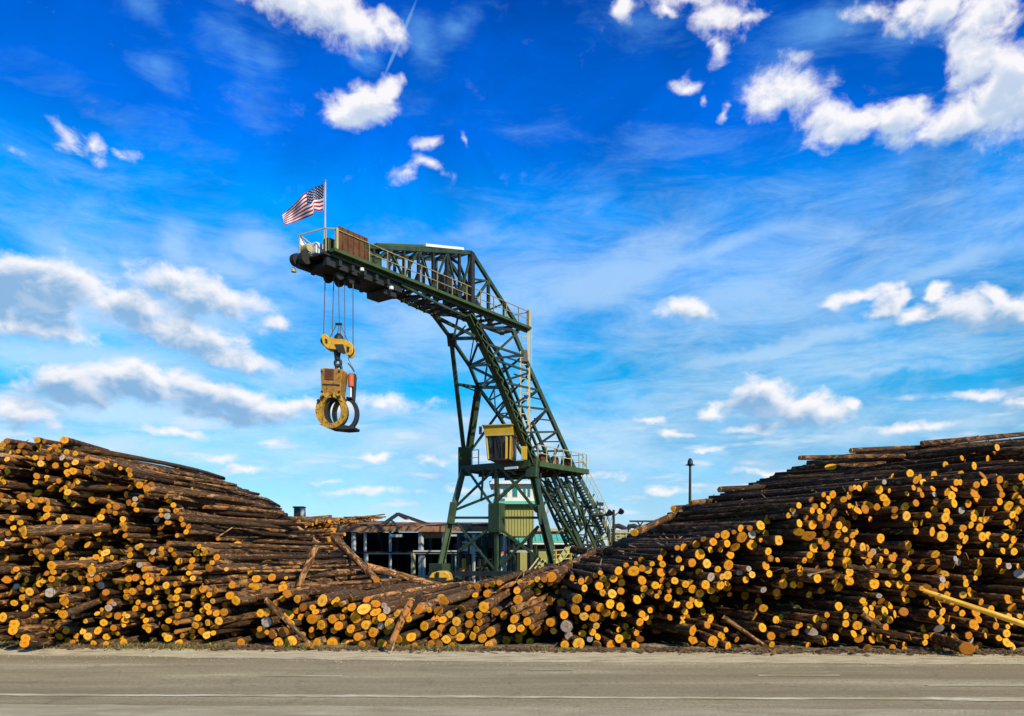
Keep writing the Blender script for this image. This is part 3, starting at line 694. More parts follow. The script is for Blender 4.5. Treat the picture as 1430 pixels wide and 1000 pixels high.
# boom deck: near and far edge beams, plank deck between; the boom truss stands on them
TR = 18.0
m = MB(); m.bar(bt(-.2, .12, -.09), bt(TR, .12, -.09), .4, .17); deck = sub('boom', m, 'green_light')
for d in (-2.0,):
    member('edge_beam', deck, bt(.3, d, -.16), bt(TR - .3, d, -.16), .2, .24)
member('edge_beam', deck, bt(0, -.1, -.27), bt(TR, -.1, -.27), .14, .18, 'green')
k = 0; t = .5
while t < TR:
    member('cross_beam', deck, bt(t, -.05, -.27), bt(t, -2.0, -.27), .11, .14, 'dark_steel'); 
    if t > 4.6 and t + 1.05 < TR: member('floor_brace', deck, bt(t, -.1 if k % 2 else -1.95, -.34), bt(t + 1.05, -1.95 if k % 2 else -.1, -.34), .1, .1, 'dark_steel')
    t += 1.05; k += 1
lowc = [(525, 402), (550, 413), (573, 425), (593, 434), (611, 441)]
for (x0, y0), (x1, y1) in zip(lowc, lowc[1:]):
    member('lower_chord', deck, onplane(x0, y0, -2.0), onplane(x1, y1, -2.0), .14, .15, 'green')
member('lower_chord', deck, bt(4.6, -2, -.3), onplane(525, 402, -2.0), .2, .24, 'dark_steel')
lown = [(560, 397), (590, 413), (620, 428), (655, 444)]
for (x0, y0), (x1, y1) in zip(lown, lown[1:]): member('lower_chord', deck, onplane(x0, y0, -.1), onplane(x1, y1, -.1), .11, .13, 'green')
for i in range(8):
    q = (i + .5) / 8; f_ = onplane(525, 402, -2.0).lerp(onplane(611, 441, -2.0), q); n_ = onplane(560, 397, -.1).lerp(onplane(655, 444, -.1), q)
    member('cross_bearer', deck, f_ - Nn * .3, n_, .08, .12, 'dark_steel'); member('hanger', deck, f_, Vector((f_.x, f_.y, DECK - .3)), .1, None, 'dark_steel')
    if i < 7: g_ = onplane(525, 402, -2.0).lerp(onplane(611, 441, -2.0), (i + 1.5) / 8); member('floor_brace', deck, n_, g_, .09, None, 'dark_steel')
# trolley girders and machinery under the boom head
g = sub('head_girder', MB().bar(bt(-.3, -.35, -.55), bt(5.4, -.35, -.55), .3, .55), 'dark_steel')
sub('head_girder', MB().bar(bt(-.9, -1.85, -.5), bt(5.4, -1.85, -.5), .3, .6), 'dark_steel')
sub('head_floor', MB().bar(bt(-.6, -1.05, -.30), bt(5.4, -1.05, -.30), 1.9, .10), 'dark_steel')
sub('head_floor', MB().bar(bt(-.2, -1.05, -.72), bt(4.9, -1.05, -.72), 1.2, .24), 'dark_steel')
sub('hopper', MB().box(bt(4.6, -1.1, -1.02), (1.0, 1.5, .35), X=U), 'dark_steel', bevel=.04)
for t in (.4, 1.3, 2.2, 3.1, 4.0):
    sub('cross_bearer', MB().bar(bt(t, .1, -.62), bt(t, -2.25, -.62), .2, .3), 'dark_steel')
for t, d in ((.9, -.6), (.9, -1.5), (1.7, -.6), (1.7, -1.5), (2.5, -1.0)):
    sub('sheave', MB().tube([bt(t, d - .09, -.95), bt(t, d + .09, -.95)], .28, 16), 'dark_steel', smooth=False)
sub('head_sheave', MB().tube([bt(-.75, -1.3, -.35), bt(-.75, -1.6, -.35)], .34, 18), 'dark_steel')
sub('head_sheave', MB().tube([bt(-.85, -1.9, -.35), bt(-.85, -2.2, -.35)], .34, 18), 'dark_steel')
sub('tip_lamp', MB().tube([bt(-.9, -2.2, -.75), bt(-.9, -2.2, -.98)], .14, 10, radii=[.08, .15]), 'cream')
sub('under_lamp', MB().tube([bt(1.9, .14, -.46), bt(1.9, .14, -.62)], .12, 10), 'white')
sub('under_lamp', MB().tube([bt(4.4, -.1, -.75), bt(4.4, -.1, -.92)], .14, 10), 'white')
# winch house at the tip
sub('winch_box', MB().box(bt(.55, -1.55, .42), (1.3, .5, .62), X=U), 'white', bevel=.05)
sub('winch_drum', MB().tube([bt(-.5, -1.9, .28), bt(-.5, -1.35, .28)], .22, 16), 'cream')
sub('switch_box', MB().box(bt(.65, -.62, .42), (1.3, .4, .75), X=U), 'green', bevel=.04)
rp = sub('rusted_panel', MB().box(bt(1.35, .05, .66), (2.1, .06, 1.42), X=U), 'rust')
for q in range(5): sub('panel_rib', MB().box(bt(.55 + q * .4, .105, .66), (.05, .05, 1.36), X=U), 'rust', rp)
sub('panel_post', MB().bar(bt(.12, .09, -.02), bt(.12, .09, 1.18), .16, .14), 'cream')
sub('side_panel', MB().box(bt(2.95, -.02, .35), (.95, .05, .8), X=U), 'green_light')
sub('top_box', MB().box(bt(3.1, -.6, 1.0), (1.2, .6, .3), X=U), 'green', bevel=.03)
# handrails along the near side, round the tip and at the rear
rl = sub('handrail', MB().bar(bt(0, .12, 1.1), bt(TR, .12, 1.1), .05), 'rail_tan')
sub('mid_rail', MB().bar(bt(2.4, .12, .55), bt(TR, .12, .55), .04), 'rail_tan', rl)
t = 2.45
while t < TR - .2:
    sub('rail_post', MB().bar(bt(t, .14, 0), bt(t, .14, 1.1), .055), 'rail_tan', rl); t += 1.42
sub('rear_post', MB().bar(bt(TR - .05, .1, -.1), bt(TR - .05, .1, 1.2), .24), 'cream', rl)
sub('far_rail', MB().bar(bt(12.5, -2.05, 1.15), bt(TR, -2.05, 1.15), .05), 'cream', rl)
sub('far_rail', MB().bar(bt(12.5, -2.05, .6), bt(TR, -2.05, .6), .045), 'cream', rl)
for t in (12.6, 13.9, 15.2, 16.5, 17.8): sub('rail_post', MB().bar(bt(t, -2.05, 0), bt(t, -2.05, 1.15), .05), 'cream', rl)
sub('rear_rail', MB().bar(bt(TR, .1, 1.1), bt(TR, -2.05, 1.12), .055), 'cream', rl)
tipc = [bt(0, .12, 1.1), bt(-.25, -.35, 1.17), bt(-.75, -1.9, 1.0)]
for a, b in zip(tipc, tipc[1:]): sub('tip_rail', MB().bar(a, b, .055), 'cream', rl)
sub('tip_rail', MB().bar(tipc[2], bt(.9, -1.95, .55), .055), 'cream', rl); sub('tip_rail', MB().bar(bt(-.72, -1.9, .5), bt(.2, -1.95, .35), .05), 'cream', rl)
for q in tipc[1:]: sub('rail_post', MB().bar(q, q - Vector((0, 0, 1.25)), .06), 'cream', rl)
sub('tip_screen', MB().prism([bt(-.7, -1.93, .95), bt(.1, -1.97, .45), bt(.1, -1.97, .05), bt(-.66, -1.93, .05)], Nn * .03), 'white', rl)

# boom truss
def topz(t):      # height of the top chord above the deck
    if t < 2.1: return .85
    if t <= 11.6: return .85 + (3.4 - .85) * (t - 2.1) / 9.5
    return max(0, 3.4 * (1 - (t - 11.6) / 4.9))
for d, w in ((0, .2), (-2.0, .18)):
    ch = member('top_chord', deck, bt(2.1, d, topz(2.1)), bt(11.6, d, 3.4), w, w + .04, 'green')
    member('back_stay', deck, bt(11.6, d, 3.4), bt(16.5, d, 0), .2, .24, 'green')
    ts = [2.9, 4.1, 5.35, 6.6, 7.9, 9.2, 10.4, 11.6]
    for i, t in enumerate(ts):
        member('upright', deck, bt(t, d, 0), bt(t, d, topz(t)), .15 if i < 7 else .34, None, 'green' if d else 'dark_steel')
        if i < 7:
            t2 = ts[i + 1]
            a, b = (bt(t, d, 0), bt(t2, d, topz(t2))) if i % 2 == 0 or i == 6 else (bt(t, d, topz(t)), bt(t2, d, 0))
            member('brace', deck, a, b, .11, None, 'green')
    member('upright', deck, bt(13.4, d, 0), bt(13.4, d, topz(13.4)), .18, None, 'green')
    member('upright', deck, bt(15.1, d, 0), bt(15.1, d, topz(15.1)), .11, None, 'green')
    member('brace', deck, bt(11.7, d, .1), bt(13.4, d, topz(13.4) - .1), .14, None, 'green')
    member('brace', deck, bt(13.4, d, .1), bt(15.1, d, topz(15.1)), .11, None, 'green')
    member('brace', deck, bt(11.6, d, 1.7), bt(13.4, d, topz(13.4) - .1), .11, None, 'green')
for i, t in enumerate([2.9, 4.1, 5.35, 6.6, 7.9, 9.2, 10.4, 11.6, 13.4]):
    member('top_tie', deck, bt(t, 0, topz(t)), bt(t, -2, topz(t)), .11, None, 'green')
    if i < 7: t2 = [4.1, 5.35, 6.6, 7.9, 9.2, 10.4, 11.6][i]; member('top_brace', deck, bt(t, 0 if i % 2 else -2, topz(t)), bt(t2, -2 if i % 2 else 0, topz(t2)), .09, None, 'dark_steel')
# grating and pipes lying on the top chords
sub('top_walkway', MB().bar(bt(7.2, -.3, topz(7.2) + .30), bt(10.8, -.3, topz(10.8) + .22), .7, .16), 'white', deck)
sub('top_walkway', MB().bar(bt(3.4, -.5, topz(3.4) + .22), bt(7.1, -.3, topz(7.1) + .24), .6, .14), 'green_light', deck)
sub('cable_bundle', MB().tube([bt(3, -.4, 1.25), bt(5, -.5, 1.75), bt(7.3, -.4, 2.3), bt(9.5, -.5, 2.8), bt(11, -.5, 2.6), bt(12, -.7, 1.6), bt(13.2, -.7, .4)], .10, 6), 'dark_steel', deck)
sub('winch', MB().tube([bt(12.4, -.5, .55), bt(12.4, -1.6, .55)], .5, 16), 'dark_steel', deck)
sub('gear_case', MB().box(bt(11.0, -1.1, .5), (1.0, .9, .9), X=U), 'dark_steel', deck, bevel=.05)
sub('gear_case', MB().box(bt(10.0, -.9, 1.1), (.7, .6, 1.1), X=U), 'dark_steel', deck, bevel=.05)

# mast: the near frame
mast = sub('mast', MB().bar(Nr(655, 440), Nr(700, 533), .62, .42, kind='I'), 'green')
member('chord', mast, Nr(700, 533), Nr(745, 648), .66, .46, 'green', 'I')
a, b = Nr(655, 440), Nr(745, 648); lac = MB()
for i in range(26):
    p = a.lerp(b, i / 26); q = a.lerp(b, (i + 1) / 26); o = Nn * .36; w = U * .22
    lac.bar(p + o + (w if i % 2 else -w), q + o + (-w if i % 2 else w), .06)
lac.build('lacing', 'green_light', mast)
member('chord', mast, Nr(716, 461), Nr(731, 497), .24, None, 'green'); member('chord', mast, Nr(731, 497), Nr(806, 664), .26, None, 'green')
member('gusset', mast, Nr(731, 490), Nr(732, 506), .5, .3, 'dark_steel')
T = [(672, 478), (684, 500), (700, 533), (714, 566), (728, 604), (738, 630)]; Bk = [(731, 497), (741, 520), (752, 545), (764, 572), (778, 603), (790, 630)]
for i in range(6):
    member('web', mast, Nr(*T[i]), Nr(*Bk[i]), .13, None, 'green')
    if i: member('web', mast, Nr(*T[i]), Nr(*Bk[i - 1]), .13, None, 'dark_steel')
member('web', mast, Nr(724, 463), Nr(684, 500), .12, None, 'green'); member('web', mast, Nr(662, 455), Nr(716, 461), .16, None, 'dark_steel')
for i in range(5):
    mx = ((Bk[i][0] + Bk[i + 1][0]) / 2, (Bk[i][1] + Bk[i + 1][1]) / 2)
    my = ((T[i][0] + Bk[i + 1][0]) / 2, (T[i][1] + Bk[i + 1][1]) / 2)
    member('lattice', mast, Nr(*mx), Nr(*my), .08, None, 'dark_steel')
# far frame
member('leg', mast, Fr(603, 437), Fr(630, 473), .2, None, 'green'); member('leg', mast, Fr(630, 473), Fr(649, 640), .26, None, 'green')
member('gusset', mast, Fr(630, 466), Fr(632, 483), .55, .4, 'dark_steel')
seq = [(630, 473), (656, 511), (668, 541), (695, 578), (722, 622), (742, 655)]
for a, b in zip(seq, seq[1:]): member('chord', mast, Fr(*a), Fr(*b), .2, None, 'green')
member('knee_brace', mast, Fr(668, 543), Fr(655, 628), .44, .34, 'green', 'I'); member('knee_brace', mast, Fr(668, 543), Fr(664, 556), .6, .4, 'dark_steel')
member('brace', mast, Fr(695, 578), Fr(656, 632), .15); member('brace', mast, Fr(668, 541), Fr(640, 537), .18)
member('brace', mast, Fr(640, 537), Fr(664, 546), .07)
for a, b, w in [((630, 473), (672, 472), .2), ((630, 473), (664, 455), .14), ((630, 473), (712, 505), .0), ((656, 511), (700, 533), .17), ((656, 511), (686, 497), .15), ((656, 511), (684, 509), .16), ((656, 511), (668, 478), .13), ((668, 541), (703, 541), .22), ((668, 536), (700, 532), .15),
                ((640, 440), (634, 470), .12), ((606, 440), (664, 470), .16), ((612, 446), (672, 474), .14), ((695, 578), (712, 556), .13), ((695, 578), (728, 590), .15), ((722, 622), (735, 606), .12), ((690, 541), (692, 576), .08), ((680, 512), (676, 541), .12), ((655, 511), (662, 470), .07), ((640, 466), (650, 455), .07)]:
    if w: member('cross_tie', mast, Fr(*a), Nr(*b), w, None, 'green')
for a, b, w in [((656, 511), (731, 493), .09), ((676, 541), (731, 497), .12), ((690, 575), (741, 520), .1), ((700, 585), (752, 545), .1), ((722, 622), (764, 572), .1)]:
    member('cross_tie', mast, Fr(*a), Nr(*b), w, None, 'dark_steel')
# far twin of the rear chord
member('chord', mast, Fr(672, 460), Fr(700, 500), .2, None, 'green'); member('chord', mast, Fr(700, 500), Fr(762, 655), .18, None, 'green')
fb = [(705, 512), (717, 541), (730, 575), (742, 606), (754, 636)]; ff = [(668, 541), (682, 560), (695, 578), (722, 622), (735, 645)]
for i in range(5):
    member('web', mast, Fr(*fb[i]), Fr(*ff[i]), .1, None, 'dark_steel')
    if i < 4: member('web', mast, Fr(*fb[i]), Fr(*ff[i + 1]), .1, None, 'dark_steel')

# ladder with its stand pipe down the rear of the boom
ld = sub('ladder', MB().bar(Nr(738.5, 455), Nr(738.5, 604), .19), 'cream')
lx = Nr(733, 470)
sub('stile', MB().bar(Nr(727, 490), Nr(727, 606), .09), 'cream', ld)
sub('stile', MB().bar(Nr(742.5, 455), Nr(742.5, 520), .05), 'cream', ld)
for i in range(14):
    y = 470 + i * 9.8; sub('rung', MB().bar(Nr(728, y), Nr(738, y), .06), 'cream', ld)
for y in (515, 545, 570, 592): sub('cage_hoop', MB().bar(Nr(736, y), Nr(742.5, y + 3), .1), 'cream', ld)

# platform, cab
R1, L1 = Nr(746, 652), Fr(650, 652)
zp = (R1.z + L1.z) / 2; R1.z = L1.z = zp
R2 = R1 + U * 6.4; L2 = L1 + U * 6.4
pf = MB(); pf.prism([L1 - U * .4, R1 - U * .4 + Nn * .3, R2 + Nn * .3, L2], (0, 0, -.14)); plat = sub('platform', pf, 'green')
member('edge_beam', plat, L1 - U * .45, R1 - U * .45, .34, .44, 'green'); member('edge_beam', plat, R1 + Nn * .34, R2 + Nn * .34 + U * .1, .26, .36, 'green_light'); member('edge_beam', plat, L1, L2, .3, .4); member('edge_beam', plat, L2, R2, .3, .4)
for q in (.25, .5, .75): member('floor_joist', plat, L1.lerp(L2, q) - Vector((0, 0, .3)), R1.lerp(R2, q) - Vector((0, 0, .3)), .2, .24, 'dark_steel')
def rails(par, a, b, n, h=1.1, mat='cream', mid=True):
    up = Vector((0, 0, h)); sub('rail', MB().bar(a + up, b + up, .055), mat, par)
    if mid: sub('rail', MB().bar(a + up * .5, b + up * .5, .045), mat, par)
    for i in range(n + 1): sub('rail_post', MB().bar(a.lerp(b, i / n), a.lerp(b, i / n) + up, .06), mat, par)
zt = Vector((0, 0, .2))
rails(plat, R1 + Nn * .3 + zt, R2 + Nn * .3 + zt, 6); rails(plat, R2 + zt, L2 + zt, 4)
rails(plat, L1.lerp(R1, .04) - U * .3 + zt, L1.lerp(R1, .24) - U * .3 + zt, 2, mat='grey_steel')
joint = MB(); joint.bar(Fr(649, 625), Fr(649, 664), .95, .7); sub('corner_joint', joint, 'green', bevel=.05)
joint = MB(); joint.bar(Nr(745, 640), Nr(743, 668), .8, .6); sub('corner_joint', joint, 'green', bevel=.05)
# clutter on the platform: brackets, reels and pipes
random.seed(5)
for i in range(9):
    q = R1.lerp(R2, random.uniform(.1, .9)) - Nn * random.uniform(.1, 1.6) + zt
    sub('bracket', MB().bar(q, q + Vector((random.uniform(-.7, .7), random.uniform(-.3, .3), random.uniform(.8, 1.7))), .09), random.choice(['rust', 'cream', 'olive', 'green']), plat)
for i in range(3):
    q = R1.lerp(R2, .3 + .25 * i) - Nn * .8 + Vector((0, 0, .6)); sub('reel', MB().tube([q, q + Nn * .3], .36, 14), random.choice(['dark_steel', 'rust']), plat)
# cab: front wall leans outwards, dark glazing under a deep yellow fascia
CYY = 54.5
cab = sub('cab', MB().prism([P(674, 594.5, CYY), P(715, 593, CYY - .6), P(715, 606.5, CYY - .6), P(677, 607, CYY)], (.5, 2.1, 0)), 'cab_yellow')
sub('cab_roof', MB().prism([P(673, 594.5, CYY - .15), P(716, 593, CYY - .75), P(716, 591.8, CYY - .75), P(673, 593.3, CYY - .15)], (.5, 2.4, 0)), 'cab_yellow', cab)
body = [P(679, 607.6, CYY + .08), P(713, 606.8, CYY - .5), P(712, 641, CYY - .3), P(682, 642, CYY + .15)]
sub('cab_shell', MB().prism([q + Vector((0, .06, 0)) for q in body], (.45, 1.9, 0)), 'old_yellow', cab); sub('glazing', MB().prism(body, (.012, .05, 0)), 'glass', cab)
def cp(u, v):    # point on the cab front
    return body[0].lerp(body[1], u).lerp(body[3].lerp(body[2], u), v) + Vector((0, -.05, 0))
for u0, w, mt in ((0.0, .10, 'cab_yellow'), (.34, .09, 'dark_steel'), (.62, .07, 'dark_steel'), (.84, .16, 'cab_yellow'), (1, .09, 'cab_yellow')):
    sub('mullion', MB().bar(cp(u0, 0), cp(u0, 1), w, .1), mt, cab)
sub('sill', MB().bar(cp(0, 1), cp(1, 1), .10, .10), 'dark_steel', cab)
sub('wiper', MB().bar(cp(.42, .1), cp(.55, .7), .03), 'rubber', cab)
sub('drip_edge', MB().bar(P(677, 608.2, CYY - .05), P(715, 606.8, CYY - .65), .06, .08), 'cream', cab)
sub('side_box', MB().box(P(732, 633, CYY - .2), (.4, .4, .9)), 'cab_yellow', cab)
sub('horn', MB().box(P(671, 601, CYY - .1), (.2, .3, .5)), 'dark_steel', cab)
sub('name_board', MB().box(P(714, 653.5, 54.0), (1.1, .05, .16), X=Nn), 'white')

# portal legs below the platform
FZ = Vector((0, 0, 0))
JL, JR = P(632, 715, 57.6), P(756, 716, 54.6)
fL, fR = P(614, 797, 57.4), P(776, 797, 53.6)
lower_l = member('leg', plat, P(647, 656, 57.8), JL, .44, .40, 'green', 'I'); member('leg', plat, JL, fL, .5, .44, 'green_light', 'I')
member('leg', plat, P(744, 656, 55.0), JR, .46, .42, 'green', 'I'); member('leg', plat, JR, fR, .5, .44, 'green', 'I')
sub('leg_joint', MB().bar(P(634, 702, 57.5), P(629, 732, 57.5), .75, .5), 'green', plat, bevel=.04); sub('leg_joint', MB().bar(P(755, 705, 54.6), P(758, 733, 54.6), .7, .5), 'green', plat, bevel=.04)
mid = lambda y, dx=0: P(693.5 + dx, y, 56.2)
member('centre_post', plat, mid(654), mid(800), .24, .24, 'green')
sub('centre_box', MB().bar(mid(703), mid(744), 1.0, .7), 'green', plat, bevel=.05)
X = [((631, 723), (686, 723), .17), ((701, 723), (757, 723), .17), ((652, 655), (690, 710), .15), ((636, 708), (690, 656), .15), ((636, 712), (692, 690), .16), ((675, 655), (672, 700), .12), ((702, 655), (750, 715), .17), ((690, 703), (742, 655), .17),
     ((638, 730), (660, 758), .12), ((640, 770), (684, 738), .18), ((703, 742), (765, 790), .17), ((700, 790), (752, 735), .17), ((684, 738), (620, 790), .0), ((660, 758), (690, 795), .12), ((708, 655), (720, 662), .15), ((752, 735), (740, 756), .12)]
for a, b, w in X:
    if not w: continue
    Ya = 57.6 - (a[0] - 632) / 124 * 3; Yb = 57.6 - (b[0] - 632) / 124 * 3
    member('brace', plat, P(a[0], a[1], Ya), P(b[0], b[1], Yb), w, None, 'green')
# ring beam, feet and bogies that carry the portal
rb = member('ring_beam', crane, P(600, 801, 57.6), P(792, 801, 53.2), .4, .32, 'dark_steel')
for (px, Y) in ((614, 57.4), (776, 53.6)):
    sub('foot', MB().bar(P(px, 787, Y), P(px, 801, Y), 1.3, .9), 'green', rb, bevel=.05)
for px, Y in ((606, 57.5), (625, 57.0), (764, 53.9), (784, 53.4)):
    sub('bogie', MB().box(P(px, 808, Y), (.9, .6, .5), X=Nn), 'dark_steel', rb, bevel=.04); sub('wheel', MB().tube([P(px, 815, Y) + Vector((0, -.1, 0)), P(px, 815, Y) + Vector((0, .15, 0))], .3, 14), 'dark_steel', rb)

# back legs: two inclined lattice columns and their bracing
def column(a0, a1, b0, b1, Ya, Yb, n, w=.24):
    """lattice column between top edge a0-a1 and foot edge b0-b1 (pixels)"""
    pa0, pa1 = P(*a0, Ya), P(*a1, Ya + .6); pb0, pb1 = P(*b0, Yb), P(*b1, Yb + .6)
    o = member('back_leg', plat, pa0, pb0, w, w + .06, 'green'); member('back_leg', plat, pa1, pb1, w, w, 'green')
    for i in range(n):
        p, q = (pa0.lerp(pb0, i / n), pa1.lerp(pb1, (i + 1) / n)) if i % 2 == 0 else (pa1.lerp(pb1, i / n), pa0.lerp(pb0, (i + 1) / n))
        member('lacing', plat, p, q, .12, None, 'green')
        member('batten', plat, pa0.lerp(pb0, i / n), pa1.lerp(pb1, i / n), .10, None, 'dark_steel')
column((771, 664), (790, 666), (826, 800), (846, 800), 59, 61, 10, .2)
column((790, 668), (800, 668), (850, 800), (862, 800), 61.5, 63.5, 10, .15)
column((748, 664), (760, 664), (806, 795), (822, 795), 62, 65, 9, .15)
column((760, 672), (774, 674), (812, 795), (830, 795), 61, 63, 9, .13)
member('stay', plat, Nr(744, 592), P(812, 740, 60), .18, None, 'green'); member('stay', plat, P(746, 661, 55), P(798, 748, 59), .18, None, 'green'); member('stay', plat, P(798, 748, 59), P(818, 785, 60.5), .18)
for a, b, Ya, Yb in [((748, 690), (775, 690), 56, 59), ((770, 700), (845, 712), 60, 62), ((752, 712), (790, 672), 57, 60), ((778, 745), (835, 700), 60, 61), ((775, 680), (812, 682), 60, 61), ((790, 728), (850, 738), 60, 62), ((765, 668), (800, 735), 60, 61),
                     ((800, 668), (812, 735), 60, 61), ((783, 668), (842, 770), 60.5, 62), ((812, 700), (822, 770), 60, 61), ((826, 716), (812, 765), 60, 61), ((840, 735), (826, 775), 61, 61), ((756, 655), (752, 704), 56, 55), ((762, 700), (752, 720), 56, 55),
                     ((830, 690), (800, 740), 61, 61), ((795, 760), (858, 764), 61, 62), ((805, 775), (850, 748), 61, 62)]:
    member('brace', plat, P(*a, Ya), P(*b, Yb), .11, None, random.choice(['green', 'dark_steel']))
# ring walk at the feet of the back legs
member('rear_sill', crane, P(800, 796, 61), P(885, 798, 64), .5, .5, 'dark_steel')
for px, Y in ((808, 62.5), (826, 60.5), (846, 61.5), (862, 63), (882, 63.8)):
    top = P(px, 798, Y); sub('footing', MB().box((top.x, top.y, top.z / 2 - .05), (.7, .7, top.z)), 'concrete', plat, bevel=.04)
# stairs up to the platform
st = sub('stairs', MB().bar(P(807, 662, 60.2), P(850, 744, 60.6), .1, .3), 'green')
sub('stringer', MB().bar(P(799, 664, 61.3), P(842, 747, 61.7), .1, .3), 'green', st)
for i in range(22):
    q = (i + .5) / 22; a = P(807, 662, 60.2).lerp(P(850, 744, 60.6), q); b = P(799, 664, 61.3).lerp(P(842, 747, 61.7), q)
    sub('tread', MB().bar(a, b, .24, .05), 'grey_steel', st)
for y0, w in ((0, .05), (-.55, .04)):
    sub('stair_rail', MB().bar(P(808, 662, 60.1) + Vector((.25, 0, 1.15 + y0)), P(851, 744, 60.5) + Vector((.25, 0, 1.15 + y0)), w), 'cream', st)
for i in range(10):
    a = P(807, 662, 60.1).lerp(P(850, 744, 60.5), i / 9); sub('rail_post', MB().bar(a, a + Vector((.25, 0, 1.15)), .045), 'cream', st)
sub('landing', MB().box(P(838, 719, 60.6), (1.6, 1.2, .12)), 'green', st)
lo = P(846, 744, 60.5); sub('lower_flight', MB().bar(P(838, 716, 60.4), P(856, 762, 60.8), .1, .3), 'green', st)
for i in range(8):
    q = i / 7; a = P(842, 712, 60.3).lerp(P(860, 758, 60.7), q); sub('rail_post', MB().bar(a, a + Vector((0, 0, -1)), .045), 'cream', st)
sub('stair_rail', MB().bar(P(842, 708, 60.3), P(862, 756, 60.7), .05), 'cream', st)
sub('landing_lamp', MB().box(P(838, 704, 60.3), (.5, .3, .25)), 'dark_steel', st); sub('lamp_post', MB().bar(P(838, 704, 60.3), P(838, 718, 60.3), .06), 'dark_steel', st)

# hoist ropes
HYY = 44.6
for i, (x0, y0, x1, y1) in enumerate(((454.5, 379, 452, 470), (466.5, 384, 464, 468), (472.5, 384, 474, 452), (481, 388, 482, 477), (493, 396, 493, 485))):
    sub('hoist_rope', MB().tube([P(x0, y0 - 6, HYY - .2 + i * .12), P(x1, y1, HYY)], .028, 6), 'rope')

# hook block
hb = empty('hook_block', P(473, 485, HYY), 'bright yellow pulley block hanging from the hoist ropes', 'pulley block')
def cheek(pts, off, d, name, mat='yellow', par=hb):
    m = MB(); m.prism([P(x, y, HYY) + Vector((0, off, 0)) for x, y in pts], (0, d, 0)); return m.build(name, mat, par, bevel=.03)
ck = [(450, 471), (452, 468.5), (457, 468.5), (461, 472.5), (470, 475), (480, 475.5), (489, 479), (494, 483), (494.5, 494), (491, 498.5), (486, 498.5), (483, 492), (470, 490), (460, 489), (453, 484)]
ck2 = [(451, 472), (455, 469), (462, 473.5), (470, 477), (484, 480), (491, 484), (492, 494), (488, 497), (484, 489), (470, 485), (461, 486), (454, 482)]
cheek(ck, -.32, .1, 'cheek_plate'); cheek(ck, .26, .1, 'cheek_plate')
m = MB(); m.prism([P(x, y, HYY) + Vector((0, -.35, 0)) for x, y in ((469, 483), (481, 483), (484, 493), (483, 497), (474, 494))], (0, .05, 0)); m.build('opening', 'dark_steel', hb)
m = MB(); m.prism([P(x, y, HYY) + Vector((0, -.35, 0)) for x, y in ((456, 475), (459, 476), (459, 482), (456.5, 481))], (0, .04, 0)); m.build('opening', 'dark_steel', hb)
m = MB(); m.prism([P(x, y, HYY) + Vector((0, -.35, 0)) for x, y in ((486, 486), (490, 487), (489, 494), (486, 494))], (0, .04, 0)); m.build('opening', 'dark_steel', hb)
for px, py, r in ((455, 477, .26), (488, 489, .24), (472, 483, .3)):
    m = MB(); m.tube([P(px, py, HYY) + Vector((0, -.2, 0)), P(px, py, HYY) + Vector((0, .22, 0))], r, 18); m.build('sheave', 'dark_steel', hb)
m = MB(); m.tube([P(473, 476, HYY), P(473, 470, HYY), P(473, 466, HYY)], .2, 12, radii=[.30, .24, .1]); m.build('swivel', 'dark_steel', hb)
m = MB(); m.tube([P(468.5, 452.5, HYY), P(477.5, 452.5, HYY)], .07, 8); m.build('spreader', 'dark_steel', hb)
for a, b in (((470, 453), (461, 471)), ((476, 453), (487, 479)), ((474, 453), (471, 468)), ((476, 453), (475, 468))):
    m = MB(); m.tube([P(*a, HYY), P(*b, HYY)], .028, 6); m.build('sling', 'rope', hb)
m = MB(); m.tube([P(471, 490, HYY), P(471, 503, HYY)], .14, 10, radii=[.22, .13]); m.build('shank', 'dark_steel', hb)
m = MB(); m.tube([P(472 + 4.2 * math.sin(t), 507 - 5 * math.cos(t), HYY) for t in [i * .6 - .3 for i in range(11)]], .085, 8); m.build('hook', 'dark_steel', hb, smooth=True)

# log grapple
gr = empty('log_grapple', P(470, 560, HYY), 'worn yellow log grapple with ring-shaped closed tongs, hanging under the pulley block', 'grapple')
def gp(x, y, d=0): return P(x + 1, y + 1.5, HYY) + Vector((.12 * d, d, 0))
def plate(pts, d0, th, name, mat, par=gr, bev=.03):
    m = MB(); m.prism([gp(x, y, d0) for x, y in pts], (.12 * th, th, 0)); return m.build(name, mat, par, bevel=bev)
bd = plate([(450.5, 516), (456, 515), (480, 516.5), (481, 520), (477, 553), (452, 551)], -.45, .95, 'body', 'old_yellow')
plate([(457, 516.5), (469, 517), (469, 532), (457, 531)], -.49, .035, 'hatch', 'rust', bd, .01)
plate([(454, 537), (477, 538), (477, 539.6), (454, 538.4)], -.5, .05, 'seam', 'dark_steel', bd, 0)
plate([(459, 539.5), (472, 540), (471, 550), (459, 549.5)], -.48, .03, 'hatch', 'old_yellow', bd, .01)
for x in (452.5, 476.5):
    for y in (520, 548): m = MB(); m.tube([gp(x, y, -.5), gp(x, y, -.44)], .06, 8); m.build('bolt', 'dark_steel', bd)
m = MB(); m.tube([gp(472 + 3.6 * math.sin(t), 513 - 5 * math.cos(t), 0) for t in [i * .62 for i in range(11)]], .08, 8); m.build('shackle', 'dark_steel', gr, smooth=True)
m = MB(); m.tube([gp(487, 520, .25), gp(487, 537, .25)], .17, 12); m.build('cylinder', 'orange', gr)
m = MB(); m.tube([gp(486.5, 537, .25), gp(486.5, 552, .25)], .07, 10); m.build('piston_rod', 'white', gr)
plate([(482, 517), (491, 517.5), (492, 523), (490, 556), (483, 556)], .45, .25, 'frame', 'dark_steel')
